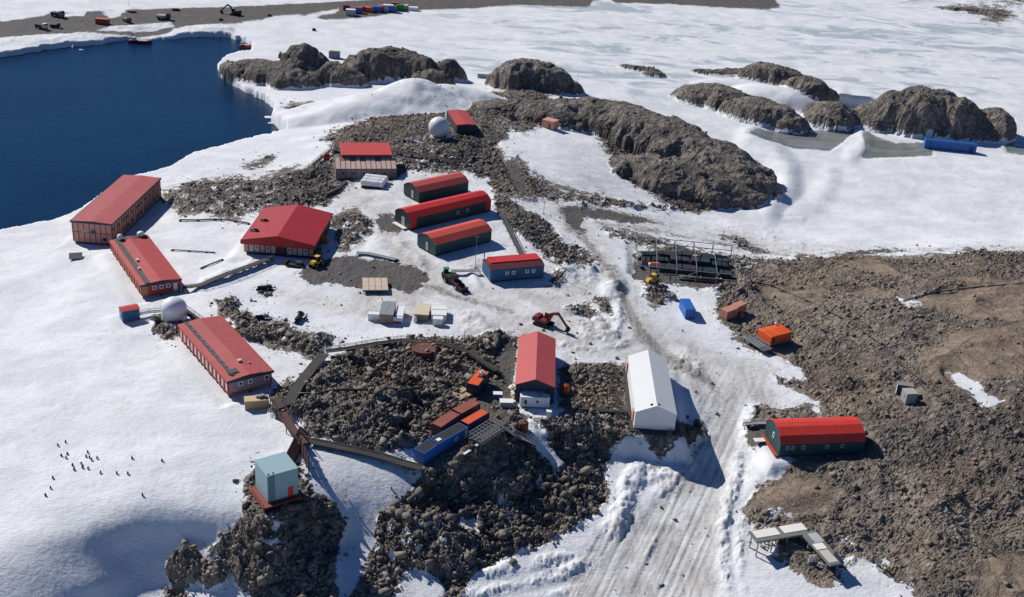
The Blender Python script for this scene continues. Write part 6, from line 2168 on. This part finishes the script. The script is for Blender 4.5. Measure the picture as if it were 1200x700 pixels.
def boat(label, px, py, L, W, rz, m, group=None):
    x, y = unproj(px, py, 0.0)
    t = thing('work_boat', label, 'boat', (x, y, 0.0), rz)
    hull = MB()
    n = 9
    ring = []
    for i in range(n):
        u = i / (n - 1)
        w = W / 2 * (1 - max(0, (u - .6) / .4) ** 2) * (.86 + .14 * min(1, u * 5))
        x_ = -L / 2 + L * u
        up = 1.2 + .5 * max(0, u - .55)
        ring.append([(x_, -w, up), (x_, -w * .75, -.3), (x_, w * .75, -.3), (x_, w, up)])
    vs = [p for r_ in ring for p in r_]
    fs = []
    for i in range(n - 1):
        fs += [(4 * i + k, 4 * i + k + 1, 4 * i + 5 + k, 4 * i + 4 + k) for k in range(3)]
        fs.append((4 * i + 3, 4 * i, 4 * i + 4, 4 * i + 7))
    fs += [(0, 3, 2, 1), tuple(4 * (n - 1) + k for k in range(4))]
    hull.add(vs, fs)
    hull.build('hull', m, t)
    MB().box((-L * .05, 0, 1.32), (L * .72, W * .8, .14)).build('deck', paint('pale_deck', (.42, .38, .36), .7, .3), t)
    wh = MB().box((-L * .28, 0, 2.0), (L * .2, W * .5, 1.2), taper=.9).build('wheelhouse', WHITE, t, .05)
    MB().box((-L * .28, 0, 2.2), (L * .205, W * .42, .4)).build('window', GLASSM, wh)
    MB().tube([(-L * .28, 0, 2.6), (-L * .28, 0, 3.8)], .06, 6).build('mast', DARK, t)


boat('maroon flat work boat moored against the ice edge below the airstrip', 164.5, 50.5, 10.5, 3.4, R(2), paint('maroon_hull', (.16, .022, .030), .5, .3))
boat('small red boat at the right corner of the blue bay', 287.5, 56, 5.4, 2.2, R(8), paint('red_hull', (.46, .05, .05), .5, .3))

far_box('field_hut', 'grey-blue box hut on the ice between the two far rock domes', 392, 68, (4.6, 3.0, 2.8), -.05, paint('slate_blue', (.10, .16, .20), .6, .2), paint('dark_slate_lid', (.05, .07, .08), .6, .2), 'hut', None, lambda t, d: door(t, 'front', d[0], d[1], .8, .1, .8, 1.9, paint('slate_door', (.20, .26, .30), .6, .1)))
far_box('field_hut', 'light blue box hut on the ice left of the single dark dome', 566, 91, (4.6, 3.0, 1.9), -.05, paint('light_slate_blue', (.22, .34, .44), .6, .2), WHITE, 'hut', None, lambda t, d: door(t, 'front', d[0], d[1], .8, .1, .8, 1.6, LGREY))
p = at(329.5, 68)
t = thing('marine_crane', 'small maroon winch frame beside the leftmost tall rock dome', 'winch', p)
MB().box((0, 0, .9), (2.2, 1.6, 1.6)).build('body', MACHRED, t, .06)
MB().box((-.2, 0, 2.2), (.9, .9, 1.2)).build('head', paint('mauve_grey', (.30, .22, .25), .6, .2), t)
MB().box((0, 0, .1), (2.6, 2.0, .25)).build('skid', DARK, t)
p = at(345 * 1.0 + .5, 148)
t, lx, ly, h = None, 0, 0, 0
far_box('brick_red_box', 'faded brick red box cabin with an open top hatch alone on the rocky crest', 645, 147, (4.8, 3.8, 3.0), -.5, SALMON, paint('pale_salmon_lid', (.60, .30, .22), .65, .3), 'cabin', None, lambda t, d: door(t, 'front', d[0], d[1], .6, .1, .9, 1.9, RUST))
p = at(383, 187)
t = thing('red_hoist', 'small red block at the left end of the boarded bays', 'machine', p, .2)
MB().box((0, 0, .8), (2.0, 1.6, 1.6)).build('body', RED_WALL, t, .06)
MB().box((0, 0, 1.75), (1.4, 1.0, .4)).build('cap', MACHRED, t)

for k, (px, py, r_, lab) in enumerate(((316, 138, 1.7, 'small white ice floe in the blue bay near its right shore'), (341 - 24, 145, .9, 'tiny ice chunk floating just below the small floe'), (95, 59, .8, 'single white ice chip on the water under the airstrip cliff'))):
    x, y = unproj(px, py, 0.0)
    t = thing('ice_floe', lab, 'ice floe', (x, y, 0))
    n = 11
    ring = [(r_ * (1.3 * math.cos(6.283 * i / n)) * random.uniform(.75, 1.1), r_ * math.sin(6.283 * i / n) * random.uniform(.7, 1.1)) for i in range(n)]
    o = MB()
    o.add([(a_, b_, -.3) for a_, b_ in ring] + [(a_ * .92, b_ * .92, .22 + random.uniform(0, .1)) for a_, b_ in ring], [(i, (i + 1) % n, n + (i + 1) % n, n + i) for i in range(n)] + [tuple(range(n))[::-1], tuple(range(n, 2 * n))])
    o.build('ice', WHITE, t)
    MB().box((r_ * .2, 0, .36), (r_ * .6, r_ * .5, .25), .5, taper=.6).build('snow_cap', WHITE, t)
